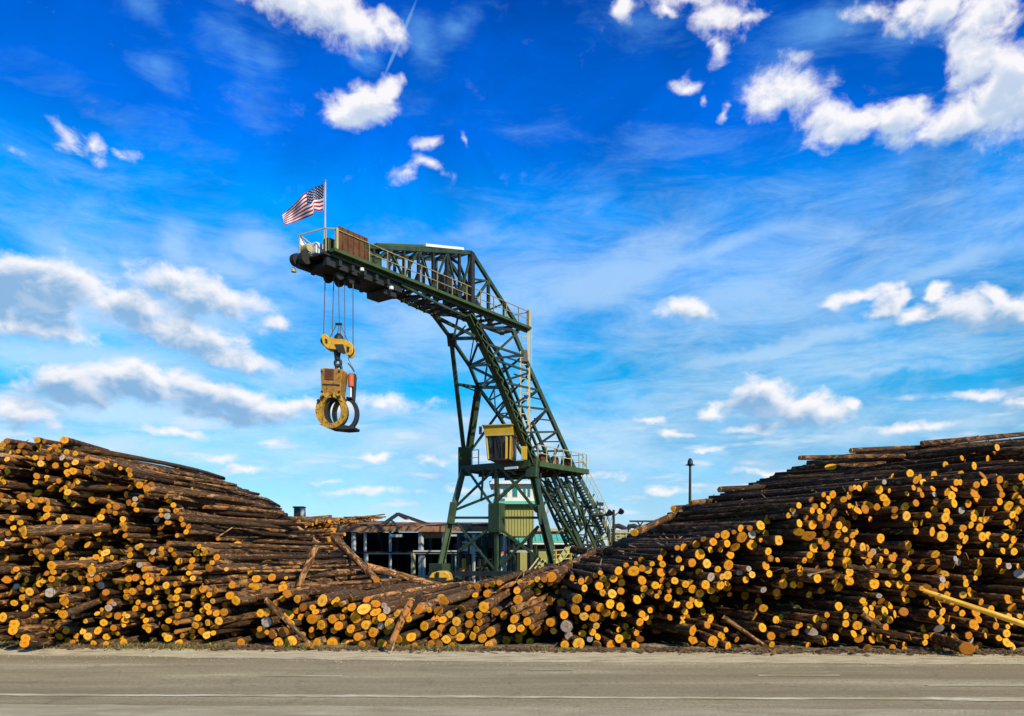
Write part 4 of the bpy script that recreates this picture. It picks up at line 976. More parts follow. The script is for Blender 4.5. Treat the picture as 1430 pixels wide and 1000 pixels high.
m = MB(); m.tube([gp(484, 505, .1), gp(489, 511, .1), gp(492.5, 517, .2)], .035, 6); m.build('hose', 'rubber', gr)
m = MB(); m.tube([gp(484, 497, .1), gp(488, 507, .1), gp(493, 514, .1)], .02, 6); m.build('chain', 'rope', gr)
def ring(cx, cy, rx, ry, ix, iy, d0, th, name, mat, a0, a1, dxi=0):
    n = 26; m = MB(); vs = []; fs = []
    for i in range(n + 1):
        t = a0 + (a1 - a0) * i / n
        for q in range(4):
            rxx, ryy = (rx, ry) if q in (0, 3) else (ix, iy); d = d0 if q < 2 else d0 + th
            vs.append(gp(cx + (dxi if q in (1, 2) else 0) + rxx * math.sin(t), cy - ryy * math.cos(t), d))
        if i: k = 4 * i; fs += [(k - 4 + q, k - 4 + (q + 1) % 4, k + (q + 1) % 4, k + q) for q in range(4)]
    fs += [(0, 1, 2, 3), (4 * n + 3, 4 * n + 2, 4 * n + 1, 4 * n)]
    m.add(vs, fs); return m.build(name, mat, gr)
# near pair of tongs close into a ring; a second pair behind
ring(465.5, 573.5, 21.5, 25, 13, 18, -.5, .26, 'tong', 'ochre', .12, math.pi - .02, 1)
ring(465.5, 573.5, 21.5, 25, 13, 18, -.5, .26, 'tong', 'ochre', math.pi + .02, 2 * math.pi - .12, 1)
ring(466, 574, 18, 22, 9.5, 16, -.2, .5, 'tong_lining', 'dark_steel', .0, 2 * math.pi, 1)
ring(477, 574, 18.5, 24, 13.5, 19, .45, .28, 'tong', 'dark_steel', .1, math.pi - .02)
ring(477, 574, 18.5, 24, 13.5, 19, .45, .28, 'tong', 'old_yellow', math.pi + .02, 2 * math.pi - .1)
plate([(450, 553), (456, 549), (459, 556), (454, 562)], -.56, .2, 'lug', 'ochre'); plate([(472, 551), (480, 553), (482, 562), (476, 560)], -.56, .2, 'lug', 'ochre')
for x, y in ((455, 556), (477, 556), (449, 561)): m = MB(); m.tube([gp(x, y, -.62), gp(x, y, .5)], .09, 10); m.build('pin', 'dark_steel', gr)
plate([(448, 592.5), (462, 593.5), (485, 594), (497, 596), (496, 599.5), (482, 600.5), (462, 598.5)], -.45, 1.1, 'toe_plate', 'dark_steel')

# flag on the boom tip
FY = 43.6
fl = empty('flag', P(454, 345, FY), 'American flag flying to the left from a thin pole at the boom tip', 'flag')
m = MB(); m.tube([P(453.6, 352, FY), P(454.5, 253, FY)], .05, 8, radii=[.06, .035]); m.build('flagpole', 'grey_steel', fl)
m = MB(); m.tube([P(453.4, 352, FY), P(453.7, 322, FY)], .09, 8); m.build('pole_socket', 'cream', fl)
m = MB(); m.tube([P(454.5, 253.5, FY), P(454.5, 252.4, FY), P(454.5, 251.4, FY)], .07, 8, radii=[.05, .08, .03]); m.build('finial', 'cream', fl)
def flag_pt(a, b):
    top = [(0, 454, 256), (.2, 441, 261), (.45, 424, 270.5), (.7, 409, 287), (1, 394, 299.5)]
    bot = [(0, 452, 293.5), (.12, 446, 295.5), (.26, 439, 293.5), (.30, 437.5, 300.5), (.6, 417, 308.5), (1, 397.5, 315)]
    def li(L_, a):
        for p, q in zip(L_, L_[1:]):
            if a <= q[0]: t = (a - p[0]) / (q[0] - p[0]); return (p[1] + (q[1] - p[1]) * t, p[2] + (q[2] - p[2]) * t)
        return L_[-1][1:]
    t0, b0 = li(top, a), li(bot, a)
    px = t0[0] + (b0[0] - t0[0]) * b; py = t0[1] + (b0[1] - t0[1]) * b
    rip = .16 * math.sin(a * 9 + b * 2.4) * min(1, a * 4) + .05 * math.sin(a * 23 - b * 5) * min(1, a * 3)
    return P(px, py, FY + rip + .9 * a)
def flag_mesh():
    nx, ny = 156, 91; vs = [flag_pt(i / nx, j / ny) for j in range(ny + 1) for i in range(nx + 1)]
    fs = []; mi = []
    stars = []
    for r in range(9):
        for c in range(6 if r % 2 == 0 else 5):
            stars.append(((c + (.5 if r % 2 == 0 else 1.0)) / 6, (r + .9) / 9.8))
    for j in range(ny):
        for i in range(nx):
            fs.append((j * (nx + 1) + i, j * (nx + 1) + i + 1, (j + 1) * (nx + 1) + i + 1, (j + 1) * (nx + 1) + i))
            a, b = (i + .5) / nx, (j + .5) / ny; s = int(b * 13)
            q = 1 if s % 2 else 0
            if a < .4 and b < 7 / 13:
                q = 2; u, v = a / .4, b / (7 / 13)
                for (x, y) in stars:
                    dx, dy = (u - x) * .76, (v - y) * .54; d = math.hypot(dx, dy)
                    if d < .026:
                        an = math.atan2(dx, dy) % (2 * math.pi / 5); an = min(an, 2 * math.pi / 5 - an)
                        if d < .026 * (1 - .55 * an / (math.pi / 5)): q = 1; break
            if a < .018: q = 1
            mi.append(q)
    me = bpy.data.meshes.new('cloth'); o0 = fl.location; me.from_pydata([v - o0 for v in vs], [], fs)
    for nme, c in (('flag_red', (.38, .008, .014)), ('flag_white', (.80, .78, .76)), ('flag_blue', (.012, .018, .09))):
        mm, nt, b = new_mat(nme); b.inputs['Roughness'].default_value = .8
        g = nt.nodes.new('ShaderNodeNewGeometry').outputs['Position']
        nt.links.new(mixc(nt, noise_node(nt, g, 12, 3), c, tuple(q * .8 for q in c)), b.inputs['Base Color'])
        me.materials.append(mm)
    me.polygons.foreach_set('material_index', mi); me.polygons.foreach_set('use_smooth', [True] * len(fs)); me.update()
    o = bpy.data.objects.new('cloth', me); col.objects.link(o); o.parent = fl
flag_mesh()

# ------------------------------------------------------------------ logs
def interp(tab, x):
    if x <= tab[0][0]: return tab[0][1]
    for (a, b), (c, d) in zip(tab, tab[1:]):
        if x <= c: return b + (d - b) * (x - a) / (c - a)
    return tab[-1][1]
ZF = [(-20, 4.6), (-11, 4.45), (-9, 4.15), (-7.95, 3.4), (-7.2, 2.35), (-6.4, 1.75), (-4.9, 1.2), (-3.3, 1.1), (-1.8, .55), (-.23, .75), (.4, 1.1), (1, 1.5), (2.2, 1.8), (3.5, 2.2), (5, 2.7), (6, 3.05), (6.5, 3.35), (8.1, 3.75), (9, 3.75), (11, 3.95), (20, 4.4)]
ZB = [(-20, 5.6), (-16.6, 5.55), (-14.5, 5.7), (-13, 5.4), (-11.3, 4.9), (-9.2, 4.3), (-7.7, 3.4), (-6.1, 1.6), (-4.5, 1.05), (-2.7, .75), (-.35, .9), (1.05, 1.2), (3.1, 2.0), (3.9, 2.7), (5.8, 3.6), (7.8, 4.3), (9.6, 4.9), (11.3, 5.3), (16.6, 5.9), (24, 6.2)]
DX = [(-20, -.03), (-9, .04), (-6, .10), (-4, .15), (-2, .24), (0, .30), (.9, .26), (1.6, -.02), (2.4, -.12), (4, -.18), (8, -.22), (12, -.28), (20, -.34)]
DZ = [(-20, 0), (-4, .01), (-2, .06), (0, .075), (1.2, .05), (2.5, .03), (6, .02), (11, .05), (20, .06)]
LEN = [(-20, 13), (-6, 12), (-4, 9.5), (-2, 7.5), (0, 6.5), (1.5, 6.5), (3, 9), (6, 11), (20, 13)]
def face_y(x): return 17.55 - .055 * x
SIL = [(-900, 596), (0, 620), (90, 613), (130, 616), (230, 648), (320, 673), (385, 708), (420, 735), (470, 772), (520, 800), (560, 812), (600, 817), (700, 812), (745, 800), (800, 790), (840, 775), (885, 745), (965, 707), (1050, 678), (1120, 652), (1200, 636), (1290, 622), (1430, 607), (2200, 590)]
rng = random.Random(11)
placed = []      # (x, z, r)
X0L, X1L = -15.5, 17.0
BIN = .5
bins = {}
def rest_z(x, r):
    z = r; bi = int(math.floor(x / BIN))
    for k in (bi - 1, bi, bi + 1):
        for (px, pz, pr) in bins.get(k, ()):
            dx = abs(px - x); s = r + pr
            if dx < s:
                q = pz + math.sqrt(s * s - dx * dx)
                if q > z: z = q
    return z
def cap(x):
    return max(interp(ZF, x), interp(ZB, x + interp(DX, x) * 9))
fails = 0
while fails < 260 and len(placed) < 6500:
    x0 = rng.uniform(X0L, X1L)
    small = rng.random()
    base_r = .066 if x0 < -6 else (.090 if x0 < 2 else .079)
    r = base_r * (.70 + .62 * small) if rng.random() > .08 else base_r * rng.uniform(1.25, 1.55)
    best = None
    for k in range(7):
        x = x0 + (rng.random() - .5) * 1.0
        z = rest_z(x, r * 1.06)
        if best is None or z - cap(x) < best[0]: best = (z - cap(x), x, z)
    d, x, z = best
    if d > -.5 * r: fails += 1; continue
    fails = 0
    placed.append((x, z, r)); bins.setdefault(int(math.floor(x / BIN)), []).append((x, z, r * 1.06))

logs = []        # dict(x,y,z,d,len,r0,r1,tones,kind)
def tones(r_, x, grey=.035):
    t = r_.random(); e = r_.random()
    e = .02 + e ** .75 * .9
    if r_.random() < grey: e = r_.choice([.97, 1.0])
    return (r_.random() * (.55 if x > 2 else 1.0), e, r_.random())  # right-pile bark is darkened to stand in for shade on its unlit sides
for (x, z, r) in placed:
    zf = interp(ZF, x) + rng.uniform(-.15, .12); zt = cap(x)
    top = z > zf
    left = x < -6.2
    y = face_y(x) + .10 * z + (rng.random() ** 1.5) * (.65 if left else .6)
    if rng.random() < .20: y += rng.uniform(.7, 3.2)
    if noise.noise(Vector((x * .9, z * 1.3, 4.7))) > .27: y += rng.uniform(.6, 2.6)
    if top: y += (.3 if x < 1 else .8) + (z - zf) / max(.4, zt - zf) * (5.5 if x > 1.5 else .9 if x > -4.5 else 1.8) * rng.uniform(.3, 1.1)
    dx = interp(DX, x) + rng.gauss(0, .035 if not left else .05)
    if left and not top and rng.random() < .20: dx += rng.uniform(-.28, .32)
    if .3 < x < 3 and z > interp(ZF, x) * .7: dx += rng.gauss(0, .10)
    if x > 3 and rng.random() < .10: dx += rng.gauss(0, .16)
    dz = interp(DZ, x) + rng.gauss(0, .008)
    if z < .5: dz = max(dz, 0.0)
    L_ = interp(LEN, x) * rng.uniform(.72, 1.12)
    d = Vector((dx, 1, dz)).normalized()
    zz = Vector((x, y, z)); ok = True
    for _ in range(14):
        q = zz + d * L_; qx = CX + q.x / q.y * F; qy = HY - (q.z + r * .8 - CAMH) / q.y * F
        if qy >= interp(SIL, qx) - rng.uniform(0, 9): break
        L_ *= .88
    if L_ < 1.6 or HY - (z + r - CAMH) / y * F < interp(SIL, CX + x / y * F) - 4: continue
    bend = (rng.gauss(0, .035), abs(rng.gauss(0, .03)))
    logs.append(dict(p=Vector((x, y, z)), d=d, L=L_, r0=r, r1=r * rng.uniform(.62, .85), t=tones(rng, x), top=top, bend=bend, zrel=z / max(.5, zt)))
# odd ones lying across, measured in the photograph: near end pixel, far end pixel, distances, radius
def odd(a, b, Ya, Yb, r0, r1=None, **k):
    p, q = P(*a, Ya), P(*b, Yb); v = q - p
    e = dict(p=p, d=v.normalized(), L=v.length, r0=r0, r1=r1 or r0 * .75, t=tones(rng, p.x, 0), top=True, bend=(0, 0), zrel=1.0, odd=True); e.update(k); logs.append(e)
odd((372, 838), (436, 903), 17.9, 17.3, .062, label='thin dark log leaning down across the face of the left pile to the grass')
odd((467, 751), (526, 810), 27, 24, .13, .10, label='dark bare log leaning steeply in front of the shed')
odd((441, 764), (416, 820), 21, 20, .10, .07, label='short brown log leaning across the left pile below the bin tower')
odd((404, 731), (458, 771), 29, 28, .13, .11, label='dark log tipped down the dark right-hand slope of the left pile')
odd((512, 791), (626, 821), 25, 27, .13, .10, label='long tan log lying across the gap in front of the yellow machine hood', t=(.9, .5, .8))
odd((1117, 639.5), (1262, 637), 21.0, 22.5, 0.063, 0.074, label='thin log jutting out to the left from the top of the right pile')
odd((1188, 629), (1330, 622), 23, 25, 0.074, label='log along the crest of the right pile above the jutting thin log')
odd((1288, 620), (1432, 606), 24, 26, 0.096, label='dark log at the highest crest of the right pile')
odd((1160, 652), (1320, 642), 22, 25, 0.081, label='dark log just below the jutting thin log on the right pile')
odd((886, 744), (968, 707), 22, 25, 0.104, 0.089, label='dark log sloping up to the right below the lamp pole')
odd((940, 710), (975, 706), 24, 27, 0.089, label='brown log stub beside the foot of the lamp pole')
odd((1005, 684), (1100, 678), 23, 26, 0.089, label='dark log stepping out of the left end of the right pile crest')
odd((965, 703), (1060, 694), 24, 27, 0.089, label='dark log on the low crest right of the lamp pole')
odd((10, 616.5), (64, 624), 19.2, 23, 0.074, label='reddish log jutting left from the top of the left pile', t=(.9, .03, .3))
odd((52, 614.5), (86, 622), 20, 24, 0.074, label='short end of a log at the crest of the left pile, second from the left')
odd((90, 615), (150, 630), 19.5, 27, 0.089, label='log on the crest of the left pile, third from the left')
odd((33, 742), (152, 737), 17.0, 18.6, .115, label='bright ended log lying level across the middle of the left pile', t=(.8, .7, .5))
odd((72, 790), (165, 786), 17.6, 18.9, .10)
odd((128, 796), (168, 789), 17.1, 18.2, .105, label='short bright ended log over the dark hollow of the left pile', t=(.7, .75, .5))
for (a, b, r) in (((20, 871), (54, 866), .10), ((18, 880), (66, 876), .10), ((36, 891), (64, 884), .09), ((34, 898), (72, 896), .10), ((4, 862), (40, 858), .10)):
    odd(a, b, 16.9, 17.9, r)
odd((90, 840), (132, 828), 16.9, 18.3, .10); odd((70, 828), (98, 823), 17.0, 18, .10, t=(.5, .98, .5)); odd((88, 858), (148, 835), 17.1, 18.8, .10)
odd((574, 838), (546, 899), 17.0, 16.9, .08, .065, mat='torn', label='short stripped log with torn orange bark leaning on the middle of the face')
odd((566, 858), (585, 836), 17.1, 19, .11)
odd((1290, 825), (1436, 874), 16.55, 15.9, .045, .062, mat='peeled', label='peeled bright yellow pole sticking out of the right pile')
odd((770, 806), (835, 768), 19.2, 25, .13); odd((738, 822), (700, 806), 19.5, 27, .09)
odd((816, 826), (802, 790), 20, 22.5, .10, label='short brown log stub rising from the tangle right of the crane foot'); odd((838, 818), (812, 800), 20, 23, .08); odd((860, 800), (815, 792), 20, 25, .08)
odd((800, 768), (900, 778), 26, 22, .12); odd((846, 770), (905, 752), 27, 24, .14); odd((905, 752), (1010, 700), 24, 27, .12)
odd((1215, 775), (1180, 770), 16.7, 18.5, .07); odd((1180, 790), (1245, 800), 16.8, 17.2, .055); odd((1205, 858), (1232, 876), 16.6, 16.5, .05); odd((1120, 795), (1175, 800), 17.2, 17.6, .05)
odd((1010, 862), (1080, 910), 16.9, 16.35, .045, .035); odd((1350, 905), (1300, 888), 16.2, 17.6, .13, .12, t=(.5, .2, .5)); odd((1270, 890), (1180, 872), 16.9, 17.6, .07)

def log_geo(e, n, segs, rnd):
    """ring points of a slightly crooked, tapered, lumpy log with its near end at e['p']"""
    d = e['d']; ref = Vector((0, 0, 1)) if abs(d.z) < .9 else Vector((1, 0, 0))
    a = ref.cross(d).normalized(); b = d.cross(a)
    ph = rnd.random() * 6.28; k1 = rnd.uniform(0, .10); k2 = rnd.uniform(0, .06)
    # the saw cut is seldom square
    sc_ = .32 if rnd.random() < .18 else .10; cu = rnd.gauss(0, sc_); cv = rnd.gauss(0, sc_)
    vs = []; uvs = []; o1 = rnd.uniform(0, 40)
    lob = [1 + k1 * math.cos(2 * math.pi * j / n - ph) + k2 * math.cos(4 * math.pi * j / n + ph) + rnd.uniform(-.06, .06) for j in range(n)]
    if rnd.random() < .14: q_ = rnd.randrange(n); lob[q_] *= rnd.uniform(1.15, 1.35); lob[(q_ + n // 3) % n] *= rnd.uniform(.7, .85); lob[(q_ + n // 3 + 1) % n] *= .8
    for i in range(segs + 1):
        t = i / segs; c = e['p'] + d * (e['L'] * t) + a * (e['bend'][0] * e['L'] * math.sin(math.pi * t)) - b * (e['bend'][1] * e['L'] * .35 * math.sin(math.pi * t) * (-1 if e.get('odd') else 1) * 0)
        r = e['r0'] * (1 - t) + e['r1'] * t
        if i == 1: r *= 1.0 + rnd.uniform(-.02, .05)
        for j in range(n):
            th = 2 * math.pi * j / n; rr = r * lob[j] * (1 + (rnd.uniform(-.05, .05) if 0 < i < segs else 0))
            p = c + a * (math.cos(th) * rr) + b * (math.sin(th) * rr)
            if i == 0: p += d * (cu * math.cos(th) * rr * 2 + cv * math.sin(th) * rr * 2)
            vs.append(p)
    return vs, a, b, o1
def add_log(e, n, segs, rnd, store, end_store):
    """append bark (with far cut) to store and near cut to end_store; stores: v,f,m,uv,tone"""
    vs, a, b, o1 = log_geo(e, n, segs, rnd); r = e['r0']
    k = len(store['v']); store['v'] += vs; seg_l = e['L'] / segs; circ = 2 * math.pi * r
    for i in range(segs):
        for j in range(n):
            store['f'].append((k + i * n + j, k + i * n + (j + 1) % n, k + (i + 1) * n + (j + 1) % n, k + (i + 1) * n + j)); store['m'].append(0)
            store['uv'] += [(o1 + circ * j / n, o1 + i * seg_l), (o1 + circ * (j + 1) / n, o1 + i * seg_l), (o1 + circ * (j + 1) / n, o1 + (i + 1) * seg_l), (o1 + circ * j / n, o1 + (i + 1) * seg_l)]
    store['f'].append(tuple(k + segs * n + j for j in range(n))); store['m'].append(1)
    store['uv'] += [(math.cos(6.283 * j / n), math.sin(6.283 * j / n)) for j in range(n)]
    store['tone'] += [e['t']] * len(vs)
    # near cut: slightly inset rim, proud centre
    q = len(end_store['v']); off = q
    c = sum(vs[:n], Vector()) / n
    ring_in = [c + (v - c) * .93 - e['d'] * .012 for v in vs[:n]]
    end_store['v'] += vs[:n] + ring_in + [c - e['d'] * .014]
    for j in range(n):
        j2 = (j + 1) % n; A, B = 6.283 * j / n, 6.283 * (j + 1) / n
        end_store['f'] += [(off + j2, off + j, off + n + j, off + n + j2), (off + n + j2, off + n + j, off + 2 * n)]
        end_store['m'] += [1, 1]
        end_store['uv'] += [(math.cos(B), math.sin(B)), (math.cos(A), math.sin(A)), (.93 * math.cos(A), .93 * math.sin(A)), (.93 * math.cos(B), .93 * math.sin(B)),
                            (.93 * math.cos(B), .93 * math.sin(B)), (.93 * math.cos(A), .93 * math.sin(A)), (0, 0)]
    end_store['tone'] += [e['t']] * (2 * n + 1)
def S(): return dict(v=[], f=[], m=[], uv=[], tone=[])
def store_mesh(name, s, mats, origin):
    me = bpy.data.meshes.new(name); me.from_pydata([v - origin for v in s['v']], [], s['f'])
    for m in mats: me.materials.append(M[m])
    me.polygons.foreach_set('material_index', s['m'])
    me.polygons.foreach_set('use_smooth', [len(f) == 4 and m == 0 for f, m in zip(s['f'], s['m'])])
    u = me.uv_layers.new(name='UVMap'); u.data.foreach_set('uv', [c for p in s['uv'] for c in p])
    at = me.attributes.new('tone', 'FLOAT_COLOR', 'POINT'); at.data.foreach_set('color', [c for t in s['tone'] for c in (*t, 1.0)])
    me.update(); return me
def pix(v): return (CX + v.x / v.y * F, HY - (v.z - CAMH) / v.y * F)
for i, e in enumerate(logs): e['i'] = i
SHOWN_IDS = [0,17,20,23,37,41,48,53,78,110,111,114,125,126,131,135,155,168,174,176,187,196,204,271,275,278,284,302,311,314,320,355,356,364,371,387,394,398,401,411,415,425,433,437,448,454,461,470,472,484,487,489,521,527,559,562,570,573,583,585,601,607,613,621,625,630,634,635,651,656,657,683,689,698,713,714,717,751,753,754,758,788,790,799,800,814,845,848,860,864,879,887,923,930,952,979,988,1021,1047,1058,1059,1067,1072,1077,1078,1083,1106,1113,1136,1140,1145,1179,1189,1205,1207,1231,1234,1257,1272,1281,1287,1297,1300,1338,1340,1350,1353,1363,1388,1394,1402,1410,1416,1420,1423,1451,1454,1468,1471,1481,1488,1500,1503,1520,1531,1534,1538,1547,1562,1591,1605,1611,1613,1631,1658,1663,1687,1702,1713,1738,1744,1762,1767,1780,1811,1861,1865,1867,1878,1885,1898,1901,1906,1912,1913,1918,1925,1927,1929,1932,1936,1942,1945,1946,1963,1964,1971,1984,2023,2029,2042,2048,2063,2097,2114,2122,2146,2176,2177,2178,2207,2209,2232,2240,2247,2273,2275,2293,2308,2317,2321,2323,2332,2348,2349,2355,2384,2387,2407,2414,2431,2449,2450,2458,2460,2463,2472,2478,2481,2483,2512,2514,2591,2592,2595,2605,2624,2629,2663,2668,2676,2683,2691,2694,2696,2704,2725,2727,2732,2733,2752,2769,2774,2781,2798,2808,2862,2875,2892,2937,2956,2987,3000,3016,3061,3067,3119,3143,3148,3182,3183,3184,3186,3187,3188,3189,3190,3191,3193,3197,3198,3199,3200,3201,3202,3203,3204,3205,3206,3207,3208,3209,3211,3212,3217,3221,3223,3224,3225,3226]      # the 300 logs that show largest
SHOWN = set(SHOWN_IDS) | set(e['i'] for e in logs if e.get('odd')) if 'SHOWN_IDS' in globals() else None
def guess(e):
    px, py = pix(e['p'])
    if not (-10 < px < 1440): return 0
    s = (e['r0'] / e['p'].y * F) ** 2 * 3.1
    if e['top']: s += 60
    if e.get('odd'): s += 500
    return s - 40 * (e['p'].y - face_y(e['p'].x))
if SHOWN is None: SHOWN = set(e['i'] for e in sorted(logs, key=guess)[-300:])

COLS = [(60, 'at the photo\'s left edge'), (170, 'in left part of left pile'), (290, 'under left pile crest'), (400, 'under left pile slope'), (520, 'below the hanging grapple'),
        (640, 'in dip left of crane'), (745, 'in dip under crane cab'), (850, 'under the crane stairs'), (930, 'left of lamp pole'), (1010, 'under the lamp pole'), (1110, 'right of lamp pole'),
        (1200, 'under the jutting thin log'), (1290, 'left of yellow pole tip'), (1370, 'beside the yellow pole'), (9999, 'at the photo\'s right edge')]
ROWS = [(.14, 'in bottom row'), (.34, 'low down'), (.58, 'halfway up'), (.82, 'high up'), (9, 'on top')]
def describe(e):
    px, py = pix(e['p']); c = next(t for m, t in COLS if px < m); w = next(t for m, t in ROWS if e['zrel'] < m)
    t = e['t'][1]
    endc = 'brown-ended' if t < .14 else 'rusty-ended' if t < .32 else 'orange-ended' if t < .6 else 'golden-ended' if t < .85 else 'pale-ended' if t < .955 else 'grey-ended'
    size = 'slim' if e['r0'] < .068 else 'thick' if e['r0'] > .105 else 'medium'
    return f"{size} {endc} log {w} {c}"
shown = [e for e in logs if e['i'] in SHOWN]
by = {}
for e in shown: by.setdefault(e.get('label') or describe(e), []).append(e)
for lab, es in by.items():
    if len(es) == 1: es[0]['lab'] = lab; continue
    es.sort(key=lambda e: pix(e['p'])[0])
    ords = {2: ['left one of two', 'right one of two'], 3: ['leftmost of three', 'middle one of three', 'rightmost of three']}.get(len(es)) or ['leftmost one'] + [w + ' from left' for w in ('second', 'third', 'fourth', 'fifth', 'sixth', 'seventh', 'eighth', 'ninth', 'tenth', 'eleventh', 'twelfth')[:len(es) - 1]]
    for e, w in zip(es, ords): e['lab'] = lab + ', ' + w
rest, rest_end = S(), S()
for e in logs:
    rnd = random.Random(1000 + e['i'])
    if e['i'] in SHOWN:
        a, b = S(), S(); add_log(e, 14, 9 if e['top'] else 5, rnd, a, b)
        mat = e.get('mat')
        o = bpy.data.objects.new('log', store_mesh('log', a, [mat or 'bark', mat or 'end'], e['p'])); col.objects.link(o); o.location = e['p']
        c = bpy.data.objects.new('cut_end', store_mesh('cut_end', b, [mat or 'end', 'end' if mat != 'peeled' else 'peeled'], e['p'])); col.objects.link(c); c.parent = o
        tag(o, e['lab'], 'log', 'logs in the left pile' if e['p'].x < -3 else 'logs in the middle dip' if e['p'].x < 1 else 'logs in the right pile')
    else:
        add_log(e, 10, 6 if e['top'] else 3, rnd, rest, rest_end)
k = len(rest['v'])
for key in ('v', 'm', 'uv', 'tone'): rest[key] += rest_end[key]
rest['f'] += [tuple(i + k for i in f) for f in rest_end['f']]
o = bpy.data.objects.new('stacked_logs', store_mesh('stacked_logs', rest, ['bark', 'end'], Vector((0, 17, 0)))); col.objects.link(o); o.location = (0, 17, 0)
tag(o, 'many smaller half hidden logs filling the piles behind the road', 'logs', None, 'stuff')

# the far deck of logs behind the left pile, lying along the yard
far = S(); far_e = S(); rng = random.Random(5)
FT = [(380, 722), (400, 727), (425, 723), (450, 724), (470, 722), (487, 724), (515, 719), (525, 724), (532, 734), (560, 760)]
for i in range(900):
    Y = rng.uniform(36, 42); px = rng.uniform(372, 532) if i < 620 else rng.uniform(471, 532)
    if px > 470: Y = rng.uniform(90, 97)
    zt = CAMH + (HY - interp(FT, px)) / F * Y; z = zt - rng.random() ** 1.5 * 2.8 - .12
    if px > 470: z = zt - (rng.random() * 2.0 if i < 620 else rng.random() * 4.6) - .15
    if z < .1: continue
    p = P(px, HY, Y); p.z = z
    e = dict(p=p, d=Vector((1 * rng.choice((-1, 1)), rng.gauss(.35, .5), rng.gauss(0, .09))).normalized(), L=rng.uniform(1.6, 3.6), r0=rng.uniform(.08, .14), r1=.08, t=(rng.uniform(.6, 1.6), rng.uniform(.1, .8), rng.uniform(.5, 1)), bend=(0, 0), odd=True)
    if (e['p'] + e['d'] * e['L']).x / (e['p'] + e['d'] * e['L']).y * F + CX > (540 if px > 470 else 482): continue
    add_log(e, 7, 2, rng, far, far_e)
k = len(far['v'])
for key in ('v', 'm', 'uv', 'tone'): far[key] += far_e[key]
far['f'] += [tuple(i + k for i in f) for f in far_e['f']]
o = bpy.data.objects.new('far_log_deck', store_mesh('far_log_deck', far, ['bark', 'end'], Vector((-8, 38, 0)))); col.objects.link(o); o.location = (-8, 38, 0)
tag(o, 'sunlit brown heap of short logs beyond the left pile, reaching to the shed', 'logs', None, 'stuff')

# bark litter, stones and grass along the foot of the piles
rng = random.Random(9)
def scatter(name, n, fn, mat, label, cat):
    m = MB()
    for _ in range(n): fn(m)
    o = m.build(name, mat, origin=(0, 17, 0)); tag(o, label, cat, None, 'stuff'); return o
def chip(m):
    x = rng.uniform(-15, 15); y = face_y(x) + .25 - abs(rng.gauss(0, .32)) ; s = rng.uniform(.02, .07)
    X_ = Vector((rng.uniform(-1, 1), rng.uniform(-1, 1), rng.uniform(-.2, .2)))
    m.box((x, y, .02 + s * .2), (s * rng.uniform(1.5, 4), s, s * .3), X=X_, Z=Vector((rng.uniform(-.3, .3), rng.uniform(-.3, .3), 1)))
def sliver(m):
    e = rng.choice(logs); d = e['d']; t = rng.random() ** 1.3 * min(e['L'], 6)
    a = Vector((0, 0, 1)).cross(d).normalized(); b = d.cross(a); th = rng.uniform(-.6, 3.7); o_ = a * math.cos(th) + b * math.sin(th)
    p = e['p'] + d * t + o_ * (e['r0'] * 1.0 + .004); l = rng.uniform(.04, .28) if rng.random() < .85 else rng.uniform(.3, .7); w = rng.uniform(.01, .035)
    X_ = (d + a * rng.gauss(0, .5) + Vector((0, 0, rng.gauss(0, .35)))).normalized()
    m.box(p, (l, w, .006), X=X_, Yv=o_.cross(X_), Z=o_)
scatter('bark_slivers', 9000, sliver, 'slivers', 'torn pale wood slivers and bark strips caught on the stacked logs', 'splinters')
def stub(m):
    e = rng.choice(logs); d = e['d']; t = rng.random() * min(e['L'], 7)
    a = Vector((0, 0, 1)).cross(d).normalized(); b = d.cross(a); th = rng.uniform(-.6, 3.7); o_ = a * math.cos(th) + b * math.sin(th)
    p = e['p'] + d * t; r = rng.uniform(.010, .022); m.tube([p + o_ * e['r0'] * .7, p + (o_ + d * .35) * (e['r0'] + rng.uniform(.02, .07))], r, 5, radii=[r * 1.4, r])
scatter('branch_stubs', 3500, stub, 'chips', 'short broken branch stubs sticking out of the stacked logs', 'stubs')
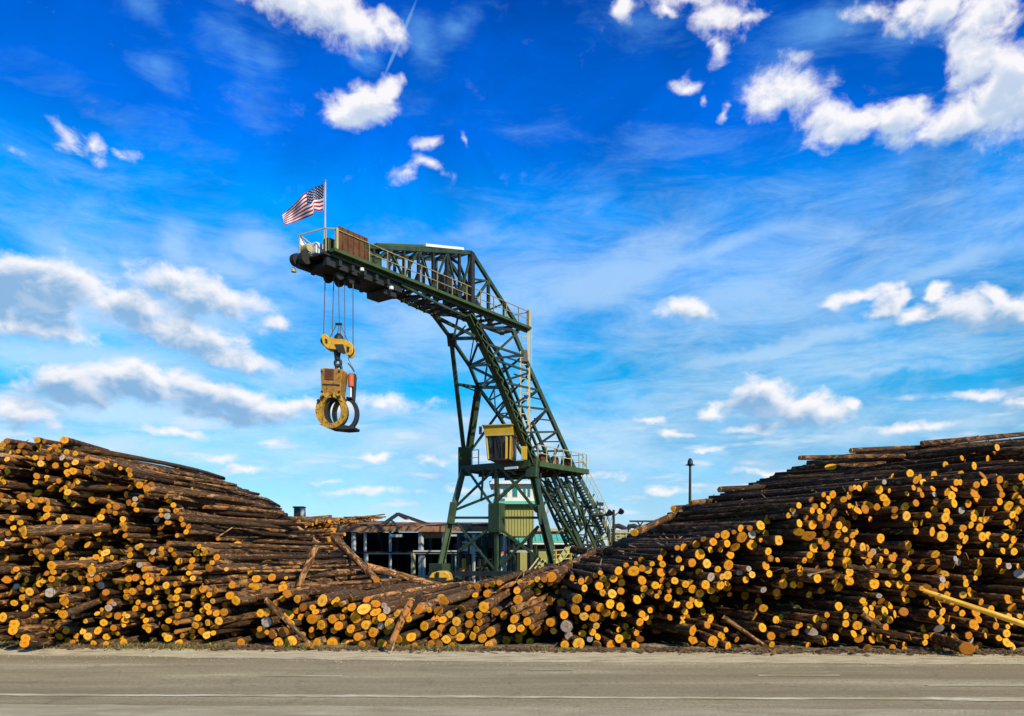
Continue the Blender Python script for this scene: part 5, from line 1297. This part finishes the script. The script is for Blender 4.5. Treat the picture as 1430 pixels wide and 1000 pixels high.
def heap():
    m = MB(); nx, ny = 420, 7; vs = []
    for i in range(nx + 1):
        x = -16 + 32 * i / nx
        for j in range(ny + 1):
            y = face_y(x) - .30 - .22 * noise.noise(Vector((x * .7, 5, 1))) + j * .13
            h = max(0, .5 + noise.noise(Vector((x * 1.1, j * .35, 2)))) * .10 * math.sin(math.pi * min(1, j / 5.5) * .5) + noise.noise(Vector((x * 9, y * 9, 0))) * .03
            vs.append((x, y, .006 + (h if j else -.03)))
    m.add(vs, [(i * (ny + 1) + j, (i + 1) * (ny + 1) + j, (i + 1) * (ny + 1) + j + 1, i * (ny + 1) + j + 1) for i in range(nx) for j in range(ny)])
    o = m.build('bark_mulch', 'mulch', origin=(0, 17, 0)); o['kind'] = 'structure'
heap()
scatter('bark_litter', 5200, chip, 'chips', 'brown bark chips and splinters strewn along the foot of the log piles', 'litter')
def pebble(m):
    x = rng.uniform(-14, 14); y = road_edge(x) + rng.gauss(.2, .55); s = rng.uniform(.004, .012)
    if y < 10.5: return
    m.box((x, y, .008 + s * .3), (s * 1.5, s, s), X=Vector((rng.uniform(-1, 1), rng.uniform(-1, 1), 0)), Z=Vector((rng.uniform(-.3, .3), 0, 1)))
scatter('gravel', 2200, pebble, 'verge', 'fine pale gravel along the edge of the asphalt', 'gravel')
def blade(m):
    clump = rng.random()
    x = rng.uniform(-15, -1.5) if rng.random() < .62 else rng.uniform(-1.5, 15)
    if noise.noise(Vector((x * .8, 3.1, 0))) < -.05 and clump < .9: return
    y = face_y(x) - .18 + abs(rng.gauss(0, .25)) - (.45 if rng.random() < .15 else 0); h = rng.uniform(.03, .12) * (1.15 if x < 0 else .8)
    b = Vector((x, y, 0)); t = b + Vector((rng.gauss(0, .05), rng.gauss(0, .05), h)); w = Vector((rng.uniform(.006, .014), rng.uniform(-.006, .006), 0))
    mid_ = b.lerp(t, .55) + Vector((0, 0, h * .12))
    m.add([b - w, b + w, mid_ + w * .7, mid_ - w * .7, t], [(0, 1, 2, 3), (3, 2, 4)])
scatter('verge_grass', 4500, blade, 'grass', 'sparse dry green grass growing along the foot of the log piles', 'grass')
